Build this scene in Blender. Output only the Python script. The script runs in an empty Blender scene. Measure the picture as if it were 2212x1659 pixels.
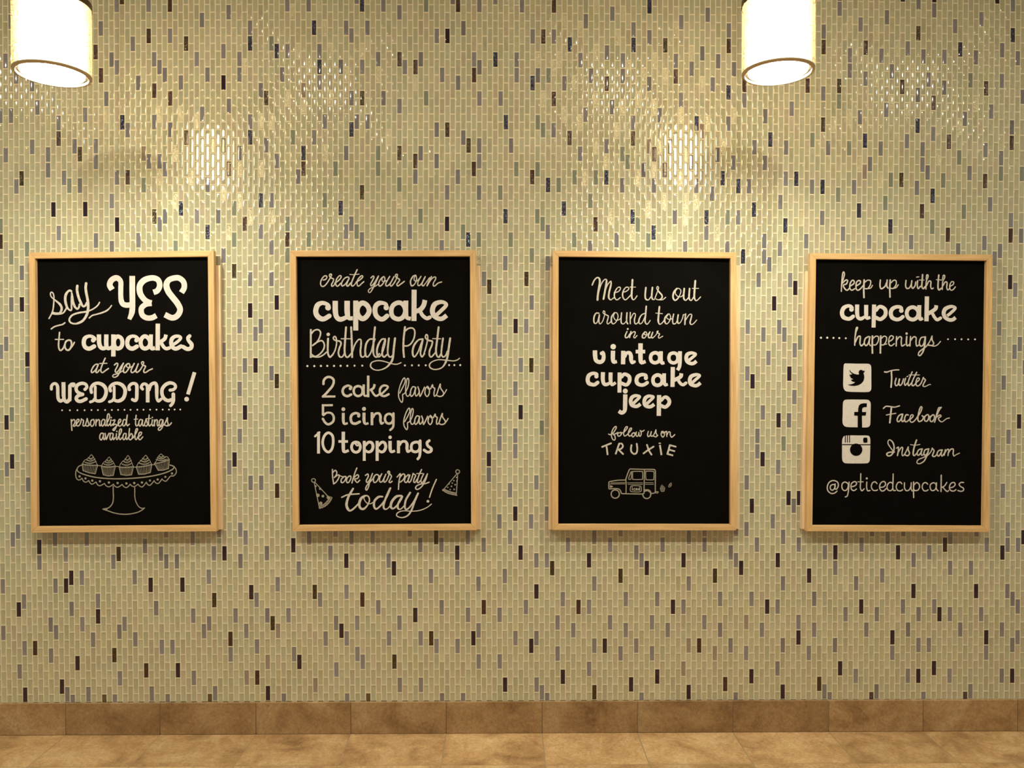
import bpy, bmesh, math, random, json
import numpy as np
from mathutils import Vector, Matrix
from mathutils.geometry import tessellate_polygon
random.seed(7); rng = np.random.default_rng(11)
S = bpy.context.scene; C = S.collection
# ------------------------------------------------ camera
FPX, CX, CY = 1700.0, 1106.0, 829.5
DIST, HC = 2.60, 1.188
YAW, PITCH = math.radians(0.54), math.radians(0.71)
cam = bpy.data.objects.new('camera', bpy.data.cameras.new('camera')); C.objects.link(cam)
cam.data.sensor_fit = 'HORIZONTAL'; cam.data.sensor_width = 36.0; cam.data.lens = 36.0*FPX/2212.0
cam.location = (0, -DIST, HC); cam.rotation_euler = (math.pi/2-PITCH, 0, -YAW)
cam.data.clip_start = 0.01
S.camera = cam
RM = np.array(cam.rotation_euler.to_matrix())
def at(px, py, y):                       # the point of the plane Y=y that a photograph pixel shows
    d = RM @ np.array([px-CX, -(py-CY), -FPX])
    t = (y+DIST)/d[1]
    return Vector((d[0]*t, y, HC+d[2]*t))
def at_np(px, py, y):
    d = np.stack([px-CX, -(py-CY), np.full_like(px, -FPX)])
    d = RM @ d; t = (y+DIST)/d[1]
    return d[0]*t, HC+d[2]*t
# ------------------------------------------------ light and exposure
S.view_settings.view_transform = 'Standard'; S.view_settings.look = 'None'
S.view_settings.gamma = 1.0; S.view_settings.use_curve_mapping = False
S.view_settings.exposure = 0.12
S.cycles.use_denoising = True
S.cycles.sample_clamp_indirect = 4.0
S.cycles.max_bounces = 8
SHADE_E, BULB_E, SPOT_E, WORLD_E = 25.0, 720.0, 15000.0, 0.265
WARM = (1.0, 0.80, 0.50)
w = bpy.data.worlds.new('room_glow'); S.world = w; w.use_nodes = True
w.node_tree.nodes['Background'].inputs[0].default_value = (1.0, 0.95, 0.58, 1)
w.node_tree.nodes['Background'].inputs[1].default_value = WORLD_E
# ------------------------------------------------ helpers
def new_mat(name):
    m = bpy.data.materials.new(name); m.use_nodes = True
    nt = m.node_tree; return m, nt, nt.nodes['Principled BSDF']
def node(nt, t, **kw):
    n = nt.nodes.new(t)
    for k, v in kw.items():
        if k.startswith('i_'): n.inputs[k[2:].replace('_', ' ')].default_value = v
        else: setattr(n, k, v)
    return n
def mesh_obj(name, verts, faces, mat, parent=None, smooth=False, loc=None):
    me = bpy.data.meshes.new(name)
    me.from_pydata([tuple(v) for v in verts], [], faces)
    if mat: me.materials.append(mat)
    if smooth: me.polygons.foreach_set('use_smooth', [True]*len(me.polygons))
    me.update()
    o = bpy.data.objects.new(name, me); C.objects.link(o)
    if loc is not None: o.location = loc
    if parent: o.parent = parent
    return o
def bm_obj(name, bm, mat, parent=None, smooth=False, loc=None):
    me = bpy.data.meshes.new(name); bm.to_mesh(me); bm.free()
    if mat: me.materials.append(mat)
    if smooth: me.polygons.foreach_set('use_smooth', [True]*len(me.polygons))
    o = bpy.data.objects.new(name, me); C.objects.link(o)
    if loc is not None: o.location = loc
    if parent: o.parent = parent
    return o
def prism(bm, front, back, bevel=0.0):
    """closed solid between two equal polygons (front and back lists of points)"""
    n = len(front)
    a = [bm.verts.new(p) for p in front]; b = [bm.verts.new(p) for p in back]
    bm.faces.new(a); bm.faces.new(b[::-1])
    for i in range(n): bm.faces.new((a[i], b[i], b[(i+1) % n], a[(i+1) % n]))
    if bevel:
        es = [e for v in a+b for e in v.link_edges]
        bmesh.ops.bevel(bm, geom=list(set(es)), offset=bevel, segments=2, affect='EDGES', profile=0.6)
    bmesh.ops.recalc_face_normals(bm, faces=bm.faces[:])
def box(bm, x0, x1, y0, y1, z0, z1, bevel=0.0):
    f = [(x0, y0, z0), (x1, y0, z0), (x1, y0, z1), (x0, y0, z1)]
    prism(bm, f, [(p[0], y1, p[2]) for p in f], bevel)
def lathe(bm, prof, n=48, close=False):
    rings = []
    for r, z in prof:
        rings.append([bm.verts.new((r*math.cos(2*math.pi*k/n), r*math.sin(2*math.pi*k/n), z)) for k in range(n)])
    m = len(rings)
    for i in range(m if close else m-1):
        A, B = rings[i], rings[(i+1) % m]
        for k in range(n): bm.faces.new((A[k], A[(k+1) % n], B[(k+1) % n], B[k]))
    return rings
def empty(name, loc, label, cat, group=None):
    o = bpy.data.objects.new(name, None); C.objects.link(o); o.location = loc
    o['label'] = label; o['category'] = cat
    if group: o['group'] = group
    return o
# ------------------------------------------------ materials
def glitter_nodes(nt, scale, tilt):
    geo = node(nt, 'ShaderNodeNewGeometry')
    vor = node(nt, 'ShaderNodeTexVoronoi', i_Scale=scale)
    nt.links.new(geo.outputs['Position'], vor.inputs['Vector'])
    sub = node(nt, 'ShaderNodeVectorMath', operation='SUBTRACT'); sub.inputs[1].default_value = (.5, .5, .5)
    nt.links.new(vor.outputs['Color'], sub.inputs[0])
    sc = node(nt, 'ShaderNodeVectorMath', operation='SCALE'); sc.inputs['Scale'].default_value = tilt
    nt.links.new(sub.outputs[0], sc.inputs[0])
    add = node(nt, 'ShaderNodeVectorMath', operation='ADD')
    nt.links.new(geo.outputs['Normal'], add.inputs[0]); nt.links.new(sc.outputs[0], add.inputs[1])
    nm = node(nt, 'ShaderNodeVectorMath', operation='NORMALIZE'); nt.links.new(add.outputs[0], nm.inputs[0])
    return vor, nm
def dome_normal(nt):
    """normal of the clear domed glass front: leans the other way than the sunk coloured back"""
    geo = node(nt, 'ShaderNodeNewGeometry')
    mul = node(nt, 'ShaderNodeVectorMath', operation='MULTIPLY'); mul.inputs[1].default_value = (-1, 1, -1)
    nt.links.new(geo.outputs['Normal'], mul.inputs[0])
    return mul
def coat(nt, p, rough=0.04):
    p.inputs['Specular IOR Level'].default_value = 0.0
    p.inputs['Roughness'].default_value = 0.6
    p.inputs['Coat Weight'].default_value = 1.0; p.inputs['Coat IOR'].default_value = 2.05; p.inputs['Coat Roughness'].default_value = rough
    nt.links.new(dome_normal(nt).outputs[0], p.inputs['Coat Normal'])
def cloud(nt, p, col_socket_or_rgb, amt=0.25, scale=40):
    geo = node(nt, 'ShaderNodeNewGeometry')
    nz = node(nt, 'ShaderNodeTexNoise', i_Scale=scale, i_Detail=3.0)
    nt.links.new(geo.outputs['Position'], nz.inputs['Vector'])
    mr = node(nt, 'ShaderNodeMapRange'); mr.inputs['To Min'].default_value = 1-amt; mr.inputs['To Max'].default_value = 1+amt
    nt.links.new(nz.outputs[0], mr.inputs['Value'])
    vm = node(nt, 'ShaderNodeVectorMath', operation='SCALE')
    if isinstance(col_socket_or_rgb, tuple): vm.inputs[0].default_value = col_socket_or_rgb
    else: nt.links.new(col_socket_or_rgb, vm.inputs[0])
    nt.links.new(mr.outputs[0], vm.inputs['Scale'])
    nt.links.new(vm.outputs[0], p.inputs['Base Color'])
    return vm
# pale mosaic, tint per tile from a colour attribute
M_tile, nt, p = new_mat('pale_glass_tile')
att = node(nt, 'ShaderNodeAttribute', attribute_name='tint')
cloud(nt, p, att.outputs['Color'], 0.14, 60); coat(nt, p, 0.045)
# pale sparkling mosaic
M_tglit, nt, p = new_mat('pale_sparkling_tile')
vor, nm = glitter_nodes(nt, 620, 0.45)
att = node(nt, 'ShaderNodeAttribute', attribute_name='tint')
nt.links.new(att.outputs['Color'], p.inputs['Base Color'])
p.inputs['Roughness'].default_value = 0.38; p.inputs['Metallic'].default_value = 0.3
nt.links.new(nm.outputs[0], p.inputs['Normal'])
p.inputs['Coat Weight'].default_value = 0.6; p.inputs['Coat Roughness'].default_value = 0.06
nt.links.new(dome_normal(nt).outputs[0], p.inputs['Coat Normal'])
def dark_glitter(name, stops, metallic=0.75, tilt=0.8, bright=1.0):
    m, nt, p = new_mat(name)
    vor, nm = glitter_nodes(nt, 480, tilt)
    sep = node(nt, 'ShaderNodeSeparateColor'); nt.links.new(vor.outputs['Color'], sep.inputs[0])
    cr = node(nt, 'ShaderNodeValToRGB'); cr.color_ramp.interpolation = 'CONSTANT'
    while len(cr.color_ramp.elements) < len(stops): cr.color_ramp.elements.new(0.5)
    for e, (pos, c) in zip(cr.color_ramp.elements, stops): e.position = pos; e.color = (*[x*bright for x in c], 1)
    nt.links.new(sep.outputs[0], cr.inputs[0]); nt.links.new(cr.outputs[0], p.inputs['Base Color'])
    p.inputs['Metallic'].default_value = metallic; p.inputs['Roughness'].default_value = 0.3
    nt.links.new(nm.outputs[0], p.inputs['Normal'])
    p.inputs['Coat Weight'].default_value = 0.7; p.inputs['Coat Roughness'].default_value = 0.06
    nt.links.new(dome_normal(nt).outputs[0], p.inputs['Coat Normal'])
    return m
def plain_tile(name, rgb, amt=0.2):
    m, nt, p = new_mat(name); cloud(nt, p, rgb, amt, 55); coat(nt, p, 0.045); p.inputs['Coat IOR'].default_value = 1.6; return m
M_d = plain_tile('dark_purple_glass', (0.019, 0.008, 0.024), 0.5)
M_r = dark_glitter('maroon_glass', [(0, (.045, .013, .012)), (.35, (.024, .009, .014)), (.7, (.062, .024, .012)), (.9, (.10, .045, .025))], 0.2, 0.25)
M_k = dark_glitter('bronze_glitter_glass', [(0, (.032, .018, .008)), (.4, (.055, .034, .013)), (.7, (.02, .012, .008)), (.9, (.14, .09, .035))], 0.3, 0.4)
M_n = dark_glitter('midnight_glitter_glass', [(0, (.02, .018, .05)), (.35, (.035, .02, .09)), (.6, (.02, .03, .035)), (.84, (.03, .11, .10)), (.93, (.12, .10, .30))], 0.5, 0.65)
M_b = plain_tile('teal_grey_glass', (0.20, 0.225, 0.205), 0.15)
# grout
M_grout, nt, p = new_mat('cream_grout')
cloud(nt, p, (0.72, 0.645, 0.51), 0.12, 25); p.inputs['Roughness'].default_value = 0.75
# stone tile
def stone(name, tint, rough):
    m, nt, p = new_mat(name)
    geo = node(nt, 'ShaderNodeNewGeometry'); oi = node(nt, 'ShaderNodeObjectInfo')
    off = node(nt, 'ShaderNodeVectorMath', operation='SCALE'); off.inputs[0].default_value = (7, 11, 5)
    nt.links.new(oi.outputs['Random'], off.inputs['Scale'])
    add = node(nt, 'ShaderNodeVectorMath', operation='ADD')
    nt.links.new(geo.outputs['Position'], add.inputs[0]); nt.links.new(off.outputs[0], add.inputs[1])
    n1 = node(nt, 'ShaderNodeTexNoise', i_Scale=7.0, i_Detail=9.0, i_Roughness=0.66, i_Distortion=.5)
    n2 = node(nt, 'ShaderNodeTexNoise', i_Scale=110.0, i_Detail=6.0, i_Roughness=0.75, i_Distortion=.6)
    n3 = node(nt, 'ShaderNodeTexNoise', i_Scale=5.0, i_Detail=3.0, i_Distortion=1.0)
    for n in (n1, n2, n3): nt.links.new(add.outputs[0], n.inputs['Vector'])
    cr = node(nt, 'ShaderNodeValToRGB')
    els = cr.color_ramp.elements; els[0].position = .28; els[1].position = .72
    els[0].color = (*[a*b for a, b in zip((.23, .13, .065), tint)], 1); els[1].color = (*[a*b for a, b in zip((.62, .46, .29), tint)], 1)
    e = els.new(.5); e.color = (*[a*b for a, b in zip((.46, .30, .165), tint)], 1)
    nt.links.new(n1.outputs[0], cr.inputs[0])
    mr = node(nt, 'ShaderNodeMapRange'); mr.inputs['From Min'].default_value = .35; mr.inputs['From Max'].default_value = .68
    mr.inputs['To Min'].default_value = .74; mr.inputs['To Max'].default_value = 1.2
    nt.links.new(n2.outputs[0], mr.inputs['Value'])
    sc = node(nt, 'ShaderNodeVectorMath', operation='SCALE'); nt.links.new(cr.outputs[0], sc.inputs[0]); nt.links.new(mr.outputs[0], sc.inputs['Scale'])
    # veins
    ab = node(nt, 'ShaderNodeMath', operation='SUBTRACT'); ab.inputs[1].default_value = .5; nt.links.new(n3.outputs[0], ab.inputs[0])
    a2 = node(nt, 'ShaderNodeMath', operation='ABSOLUTE'); nt.links.new(ab.outputs[0], a2.inputs[0])
    vr = node(nt, 'ShaderNodeMapRange'); vr.inputs['From Max'].default_value = .004; vr.inputs['To Min'].default_value = .8; vr.inputs['To Max'].default_value = 1
    nt.links.new(a2.outputs[0], vr.inputs['Value'])
    s2 = node(nt, 'ShaderNodeVectorMath', operation='SCALE'); nt.links.new(sc.outputs[0], s2.inputs[0]); nt.links.new(vr.outputs[0], s2.inputs['Scale'])
    rn = node(nt, 'ShaderNodeMapRange'); rn.inputs['To Min'].default_value = .88; rn.inputs['To Max'].default_value = 1.1
    nt.links.new(oi.outputs['Random'], rn.inputs['Value'])
    s3 = node(nt, 'ShaderNodeVectorMath', operation='SCALE'); nt.links.new(s2.outputs[0], s3.inputs[0]); nt.links.new(rn.outputs[0], s3.inputs['Scale'])
    nt.links.new(s3.outputs[0], p.inputs['Base Color'])
    p.inputs['Roughness'].default_value = rough; p.inputs['Specular IOR Level'].default_value = .35
    return m
M_floor = stone('floor_stone', (1.08, 1.02, .98), .5)
M_base_shaded = stone('baseboard_stone_shaded', (.78, .72, .68), .5)  # same stone as the floor, tint darkened for grazing light on the upright face
M_fgrout, nt, p = new_mat('floor_grout'); cloud(nt, p, (.34, .24, .15), .15, 30); p.inputs['Roughness'].default_value = .85
# pine
def pine(name, rgb, axis):
    m, nt, p = new_mat(name)
    tc = node(nt, 'ShaderNodeTexCoord'); mp = node(nt, 'ShaderNodeMapping')
    mp.inputs['Scale'].default_value = (3, 60, 60) if axis == 'x' else (60, 60, 3)
    nt.links.new(tc.outputs['Object'], mp.inputs['Vector'])
    nz = node(nt, 'ShaderNodeTexNoise', i_Scale=2.2, i_Detail=4.0, i_Distortion=.4)
    nt.links.new(mp.outputs[0], nz.inputs['Vector'])
    cr = node(nt, 'ShaderNodeValToRGB'); els = cr.color_ramp.elements
    els[0].position = .3; els[0].color = (*[c*.80*f for c, f in zip(rgb, (1, .94, .86))], 1); els[1].position = .7; els[1].color = (*[c*1.08 for c in rgb], 1)
    nt.links.new(nz.outputs[0], cr.inputs[0]); nt.links.new(cr.outputs[0], p.inputs['Base Color'])
    p.inputs['Roughness'].default_value = .55; return m
M_px = pine('pine_horizontal', (.68, .445, .235), 'x'); M_pz = pine('pine_vertical', (.68, .445, .235), 'z')
M_batten = pine('pale_batten', (.78, .60, .44), 'z')
M_board, nt, p = new_mat('chalkboard_black'); cloud(nt, p, (.0028, .0024, .0026), .35, 18)
p.inputs['Roughness'].default_value = .75; p.inputs['Specular IOR Level'].default_value = .035
def paint(name, rgb, amt):
    m, nt, p = new_mat(name); cloud(nt, p, rgb, amt, 130); p.inputs['Roughness'].default_value = .8; p.inputs['Specular IOR Level'].default_value = .03; return m
M_ink = {'bold': paint('white_paint_bold', (.63, .59, .635), .13), 'thin': paint('white_paint_thin', (.52, .48, .49), .38), 'line': paint('white_chalk_line', (.30, .275, .25), .30)}
M_blackink = paint('black_paint', (.0028, .0024, .0026), .2)
M_white, nt, p = new_mat('ceiling_paint'); p.inputs['Base Color'].default_value = (.55, .50, .42, 1); p.inputs['Roughness'].default_value = .9
def emit(name, rgb, e):
    m = bpy.data.materials.new(name); m.use_nodes = True; nt = m.node_tree; nt.nodes.remove(nt.nodes['Principled BSDF'])
    em = node(nt, 'ShaderNodeEmission'); em.inputs[0].default_value = (*rgb, 1); em.inputs[1].default_value = e
    nt.links.new(em.outputs[0], nt.nodes['Material Output'].inputs[0]); return m
M_core = emit('lit_diffuser', (1, .94, .70), SHADE_E); M_bulb = emit('lit_bulb', (1, .95, .65), BULB_E); M_spot = emit('lit_spot', (1, .93, .64), SPOT_E)
M_metal, nt, p = new_mat('bronze_metal'); p.inputs['Base Color'].default_value = (.13, .085, .05, 1); p.inputs['Metallic'].default_value = .8; p.inputs['Roughness'].default_value = .4
M_rim, nt, p = new_mat('ground_glass_edge'); p.inputs['Base Color'].default_value = (.72, .65, .60, 1); p.inputs['Roughness'].default_value = .7
M_crackle = bpy.data.materials.new('crackled_amber_glass'); M_crackle.use_nodes = True; nt = M_crackle.node_tree; nt.nodes.remove(nt.nodes['Principled BSDF'])
geo = node(nt, 'ShaderNodeNewGeometry'); vor = node(nt, 'ShaderNodeTexVoronoi', i_Scale=420.0); nt.links.new(geo.outputs['Position'], vor.inputs['Vector'])
cr = node(nt, 'ShaderNodeValToRGB'); cr.color_ramp.elements[0].color = (.10, .06, .03, 1); cr.color_ramp.elements[0].position = .15; cr.color_ramp.elements[1].color = (.9, .68, .42, 1); cr.color_ramp.elements[1].position = .6
sp = node(nt, 'ShaderNodeSeparateColor'); nt.links.new(vor.outputs['Color'], sp.inputs[0]); nt.links.new(sp.outputs[0], cr.inputs[0])
tr = node(nt, 'ShaderNodeBsdfTranslucent'); nt.links.new(cr.outputs[0], tr.inputs[0])
tp = node(nt, 'ShaderNodeBsdfTransparent'); tp.inputs[0].default_value = (1, .93, .80, 1)
gl = node(nt, 'ShaderNodeBsdfGlossy'); gl.inputs['Roughness'].default_value = .25; gl.inputs[0].default_value = (.5, .45, .38, 1)
m1 = node(nt, 'ShaderNodeMixShader'); m1.inputs[0].default_value = .16; nt.links.new(tp.outputs[0], m1.inputs[1]); nt.links.new(tr.outputs[0], m1.inputs[2])
m2 = node(nt, 'ShaderNodeMixShader'); m2.inputs[0].default_value = .12; nt.links.new(m1.outputs[0], m2.inputs[1]); nt.links.new(gl.outputs[0], m2.inputs[2])
nt.links.new(m2.outputs[0], nt.nodes['Material Output'].inputs[0])
# ------------------------------------------------ the mosaic wall
G = json.loads(r'''{"H": [11.441248, 0.10422369, 999.61807, 0.058935762, 16.909472, 1345.3204, 6.2647072e-05, 0.00012274215], "cx": [-0.9271, -0.6465, 3.3202, 1.3859, -1.5191, 1.5839, -1.391, -0.8139, -0.04, -1.4584, 0.1819, 0.6348, -2.6174, 1.6933, 2.6744], "cy": [-1.5947, 2.4426, 0.5616, -2.694, 2.0849, 0.1053, -0.6945, 1.5906, 0.2901, 2.6668, -4.2643, 0.0955, -1.2944, -0.3517, 1.9984], "deg": 4, "cells": {"t": "-67,-65 -57,-65 -57,-57 -54,-60 -54,-54 -53,-65 -52,-50 -51,-57 -50,-64 -47,-61 -45,-55 -44,-50 -42,-58 -42,-54 -41,-71 -40,-52 -38,-64 -38,-58 -36,-64 -36,-52 -33,-67 -32,-78 -31,-73 -30,-66 -29,-71 -27,-79 -26,-76 -26,-60 -25,-73 -25,-67 -22,-70 -19,-73 -16,-70 -14,-62 -12,-54 -9,-69 3,-47 14,-72 15,-67 17,-71 18,-72 18,-48 19,-77 19,-65 21,-69 22,-76 22,-64 23,-57 25,-79 25,-73 25,-67 25,-61 27,-59 28,-52 29,-75 29,-63 30,-78 30,-66 31,-71 32,-50 33,-67 33,-57 34,-70 35,-53 36,-72 36,-66 36,-58 37,-61 38,-70 38,-54 39,-49 40,-76 41,-65 41,-57 42,-60 42,-54 42,-52 43,-73 44,-54 45,-69 46,-64 48,-50 49,-61 51,-65 54,-48 61,-49 64,-52 66,-66 70,-64 73,-77 73,-65 75,-59 78,-76 78,-70 79,-57 81,-67 82,-74 84,-66 85,-71 89,-71 90,-60 94,-64 97,-67", "g": "-87,-65 -87,-35 -87,-5 -87,1 -86,-72 -86,-60 -86,-36 -86,-20 -85,-77 -85,-65 -85,-41 -85,-11 -84,-70 -84,-56 -84,-12 -84,6 -83,-45 -83,-3 -83,3 -82,-32 -82,-18 -81,-69 -81,-61 -80,-66 -80,-8 -78,-60 -78,-58 -78,0 -78,4 -77,-11 -77,-5 -77,1 -76,-64 -76,-50 -75,-57 -75,-9 -75,9 -74,-2 -74,10 -73,-61 -72,-56 -72,-6 -72,0 -71,-65 -71,-11 -71,9 -70,2 -69,-61 -69,-59 -69,-49 -69,-3 -68,-76 -67,-67 -66,-72 -66,-54 -66,-48 -66,-8 -66,10 -65,-79 -65,-71 -65,-57 -65,1 -65,7 -64,0 -63,-63 -62,-74 -62,-6 -62,2 -61,-69 -61,-49 -60,-10 -59,-79 -59,-59 -59,9 -58,-72 -58,-64 -58,-2 -57,-71 -57,-59 -57,-51 -57,-9 -57,3 -56,-70 -56,-58 -56,-52 -56,-12 -56,-8 -56,10 -55,-75 -55,-63 -55,3 -54,-8 -53,-69 -51,-11 -51,-1 -51,7 -50,-72 -50,-52 -49,-77 -49,-65 -49,1 -48,-70 -48,-56 -48,-6 -48,0 -47,-9 -47,9 -46,-52 -46,-12 -45,-73 -45,-47 -45,-35 -45,-25 -44,-78 -44,-66 -44,-20 -44,4 -43,-1 -42,-72 -42,-70 -42,-60 -42,-38 -42,-30 -42,-24 -42,-12 -42,-8 -41,-33 -41,-11 -41,1 -40,-76 -40,-64 -40,-44 -40,-18 -39,-37 -39,-3 -39,3 -38,-68 -38,-50 -38,-38 -38,-18 -37,-61 -37,-9 -37,-1 -36,-54 -36,-48 -36,-44 -36,-32 -36,-20 -35,-59 -35,-5 -34,-70 -34,-24 -34,10 -33,-79 -33,-73 -33,-37 -33,-35 -33,-21 -33,-1 -32,4 -31,-57 -31,-7 -29,-79 -29,-11 -28,-62 -27,-73 -27,-69 -27,-3 -26,-64 -26,2 -25,-9 -24,-12 -24,0 -24,6 -23,-71 -22,-76 -22,-60 -22,-50 -22,-4 -22,2 -22,10 -21,-75 -21,-67 -21,-51 -21,-11 -20,-80 -20,-64 -20,0 -20,4 -19,-71 -19,-49 -19,-7 -19,5 -18,-76 -18,-64 -17,-11 -16,-72 -16,-2 -15,-79 -15,-67 -14,-8 -14,2 -12,-78 -12,-66 -12,0 -12,8 -11,-71 -10,-50 -10,-12 -10,-4 -9,-57 -8,-72 -8,-60 -8,-10 -8,2 -8,8 -6,-6 -5,-75 -5,-63 -5,-59 -5,3 -4,-70 -4,-48 -4,-10 -4,-2 -4,10 -3,-55 -2,-80 -1,-69 -1,-57 -1,-7 -1,3 0,-76 0,-62 0,10 1,-11 1,-1 2,-72 3,-79 3,-71 3,-67 3,-61 3,-59 3,-55 3,-5 3,1 3,5 4,-44 4,-32 4,-10 5,-19 6,-80 6,-36 7,-67 7,-39 7,-35 7,-25 7,-23 7,-13 7,-1 7,5 8,-46 8,-6 9,-61 9,-17 9,-11 10,-72 10,-70 10,-30 10,-24 10,-22 10,2 11,-79 11,-33 12,-38 12,-2 13,-75 13,-41 13,-13 14,-70 14,-18 14,-8 14,2 14,8 15,9 16,-50 16,-46 16,-36 16,-32 16,-14 16,-8 16,10 17,-75 17,-63 18,0 18,4 19,-69 19,-3 20,-10 21,1 22,-72 22,-60 23,-77 23,-65 24,-70 24,-48 24,-2 24,6 25,-11 25,-5 25,3 27,-73 27,-61 28,-78 28,-66 28,-10 28,0 29,-49 30,-72 30,-70 30,-56 30,-12 30,4 31,-3 31,1 32,-76 32,-64 33,-9 33,3 34,-58 34,-8 34,10 35,-75 35,-69 36,-56 36,0 36,4 37,-65 37,-3 38,-10 39,-61 39,1 40,-72 40,-52 41,-77 41,-67 42,-48 42,-2 43,-71 43,-59 43,-11 43,-5 44,-56 45,-73 46,-78 46,-50 46,-12 46,-10 46,0 47,-69 47,-55 48,-72 48,-60 49,-3 49,1 50,-76 50,-64 50,-48 51,-71 51,-59 51,-9 51,3 52,-52 52,-12 52,-8 52,10 53,-75 53,-67 54,-56 54,-38 54,-32 54,-18 54,-12 54,4 55,-61 55,-3 56,-44 56,-24 56,-22 56,-10 57,-65 57,-59 57,-49 57,-47 57,-37 57,-27 57,1 58,-46 58,-34 59,-13 60,-54 60,-48 60,-38 60,-20 60,-2 60,6 61,-61 61,-57 61,-37 61,-11 61,-5 61,3 62,-66 62,-44 62,-26 63,-35 63,-29 63,-15 64,-10 64,0 65,-49 66,-72 66,-56 66,4 67,-3 67,1 68,-76 68,-68 68,-52 69,-61 69,-9 69,9 70,10 71,-79 71,-7 71,3 72,-50 73,-73 73,-71 73,-11 73,-1 74,-56 75,-77 75,-65 75,-5 75,7 76,-70 76,-10 77,-59 77,-49 77,1 78,-12 79,-73 79,-61 79,-1 79,9 80,-78 80,-66 80,-6 81,-71 81,-11 82,4 84,-74 84,-62 84,-12 84,-2 85,-49 85,1 85,7 86,-80 86,-68 86,-56 86,-8 87,-73 87,-61 87,-59 87,-1 87,3 88,-70 88,-58 88,-12 88,10 89,-79 89,-63 89,-9 89,3 90,-2 91,-73 91,-69 93,-77 93,-11 93,-7 93,-1 93,7 94,-48 95,-65 95,1 96,-58 97,-73 97,-7 97,9 98,-78 98,-12 99,-61 99,-49 99,-1 100,-66 100,-54 100,-10 100,4 101,-47 101,-23 102,-74 102,-70 102,-60 102,-48 102,-38 103,-31 103,-17 103,1 103,7 104,-80 104,-64 104,-52 104,-24 104,-12 104,-10 104,-4 105,-73 105,-43 105,-35 105,-21 105,-3 105,3 106,-68 106,-50 106,-36 106,-10 106,-2 106,2 107,-33 107,-17", "m": "-60,-60 -41,7 -37,5 -35,1 -30,-68 -28,8 35,-61 42,6 43,3 45,-63 48,4 54,0 76,-58", "b": "-87,-51 -85,-47 -85,-27 -82,-48 -74,-56 -60,-56 -54,-48 -45,-61 -43,-53 -43,-49 -36,-74 -33,-51 -33,-47 -32,-62 -29,-49 -26,-54 -24,-58 -20,-50 -16,-60 -16,-58 -14,-50 -12,-56 -8,-52 -7,-79 -7,-67 0,-50 3,-49 7,-55 9,-49 10,-58 13,-47 14,-64 14,-58 14,-52 15,-63 15,-51 15,-25 16,-70 18,-56 21,-57 21,-49 24,-54 25,-57 30,-60 31,-59 33,-51 35,-49 50,-52 61,-23 64,-36 66,-62 71,-67 71,-55 73,-61 80,-54 80,-48 81,-57 89,-51 91,-57 94,-60 95,-53 96,-70 102,-58 106,-58", "k": "-83,-57 -72,-60 -68,10 -66,4 -65,-9 -64,-80 -58,-52 -52,-74 -52,-62 -48,10 -47,-3 -43,-45 -37,-67 -36,0 -35,-31 -28,-4 -19,-67 -19,-55 -18,10 -13,5 -12,-60 -6,2 -5,-11 -3,-63 1,-61 5,-43 5,-29 12,-44 13,-33 17,-7 25,9 30,-6 32,-62 38,-74 48,-6 68,-64 68,8 71,-69 83,-69 83,-57 86,-76", "r": "-87,-49 -81,3 -76,-62 -69,-73 -68,-70 -63,-57 -60,6 -59,-75 -58,-68 -55,-79 -55,-67 -44,-58 -44,2 -41,-51 -39,7 -35,-17 -33,-49 -30,-58 -19,-3 -12,-72 -9,-71 -9,-59 -1,-79 2,-70 2,-58 4,-2 13,-57 15,-75 17,-79 17,-67 20,-62 22,-2 25,-51 27,-69 36,-60 38,-58 40,-70 45,3 50,-74 50,8 53,-79 53,-69 65,-69 68,-74 71,-81 76,-74 87,-53 89,-67 92,-62 92,-50 92,-10 99,-69 99,-57 101,-21 104,-62 104,-50", "n": "-64,-64 -53,-53 -48,-50 -40,-74 -40,-62 -38,-54 -35,-73 -30,-60 -28,-76 -27,-71 -23,-53 -21,-63 -19,-79 -12,-48 1,-49 6,-72 8,-64 8,-52 13,-69 16,-56 19,-53 20,-74 27,-57 32,-74 32,-52 35,-79 36,-50 44,-64 46,-52 49,-57 50,-68 52,-56 53,-47 55,-53 58,-62 61,-51 63,-57 68,-56 75,-53 76,-62 81,-51 83,-81 86,-64 89,-55 94,-74 104,-76", "d": "-86,-26 -85,-21 -84,-2 -83,-41 -83,9 -82,-34 -80,-10 -77,-53 -76,8 -75,-5 -74,-6 -73,5 -71,-53 -69,-1 -65,-51 -59,-5 -54,6 -53,-5 -45,-69 -45,-9 -43,-21 -41,-27 -40,-40 -40,-4 -39,-33 -37,9 -35,-41 -32,-10 -31,5 -23,1 -22,-8 -13,-7 -9,-1 -3,-75 -3,-51 -1,-9 2,2 5,-21 8,8 10,-38 10,-14 11,-27 11,-9 13,3 14,-4 19,7 24,-8 27,3 32,8 35,-7 37,7 40,-2 42,-8 43,9 53,-7 55,-31 55,-15 55,7 57,-21 58,-2 59,-41 60,-26 60,-8 61,9 62,-32 62,-16 63,-43 64,-16 64,2 66,-6 71,-9 72,6 76,-2 78,10 82,2 83,-9 86,-4 87,7 89,-81 90,6 91,-1 96,10 98,-4 100,2 101,-81 103,-9 104,-44 105,7 106,-26 107,-11"}}''')
HH = G['H']; PX = np.array(G['cx']); PY = np.array(G['cy']); DEG = G['deg']
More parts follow.
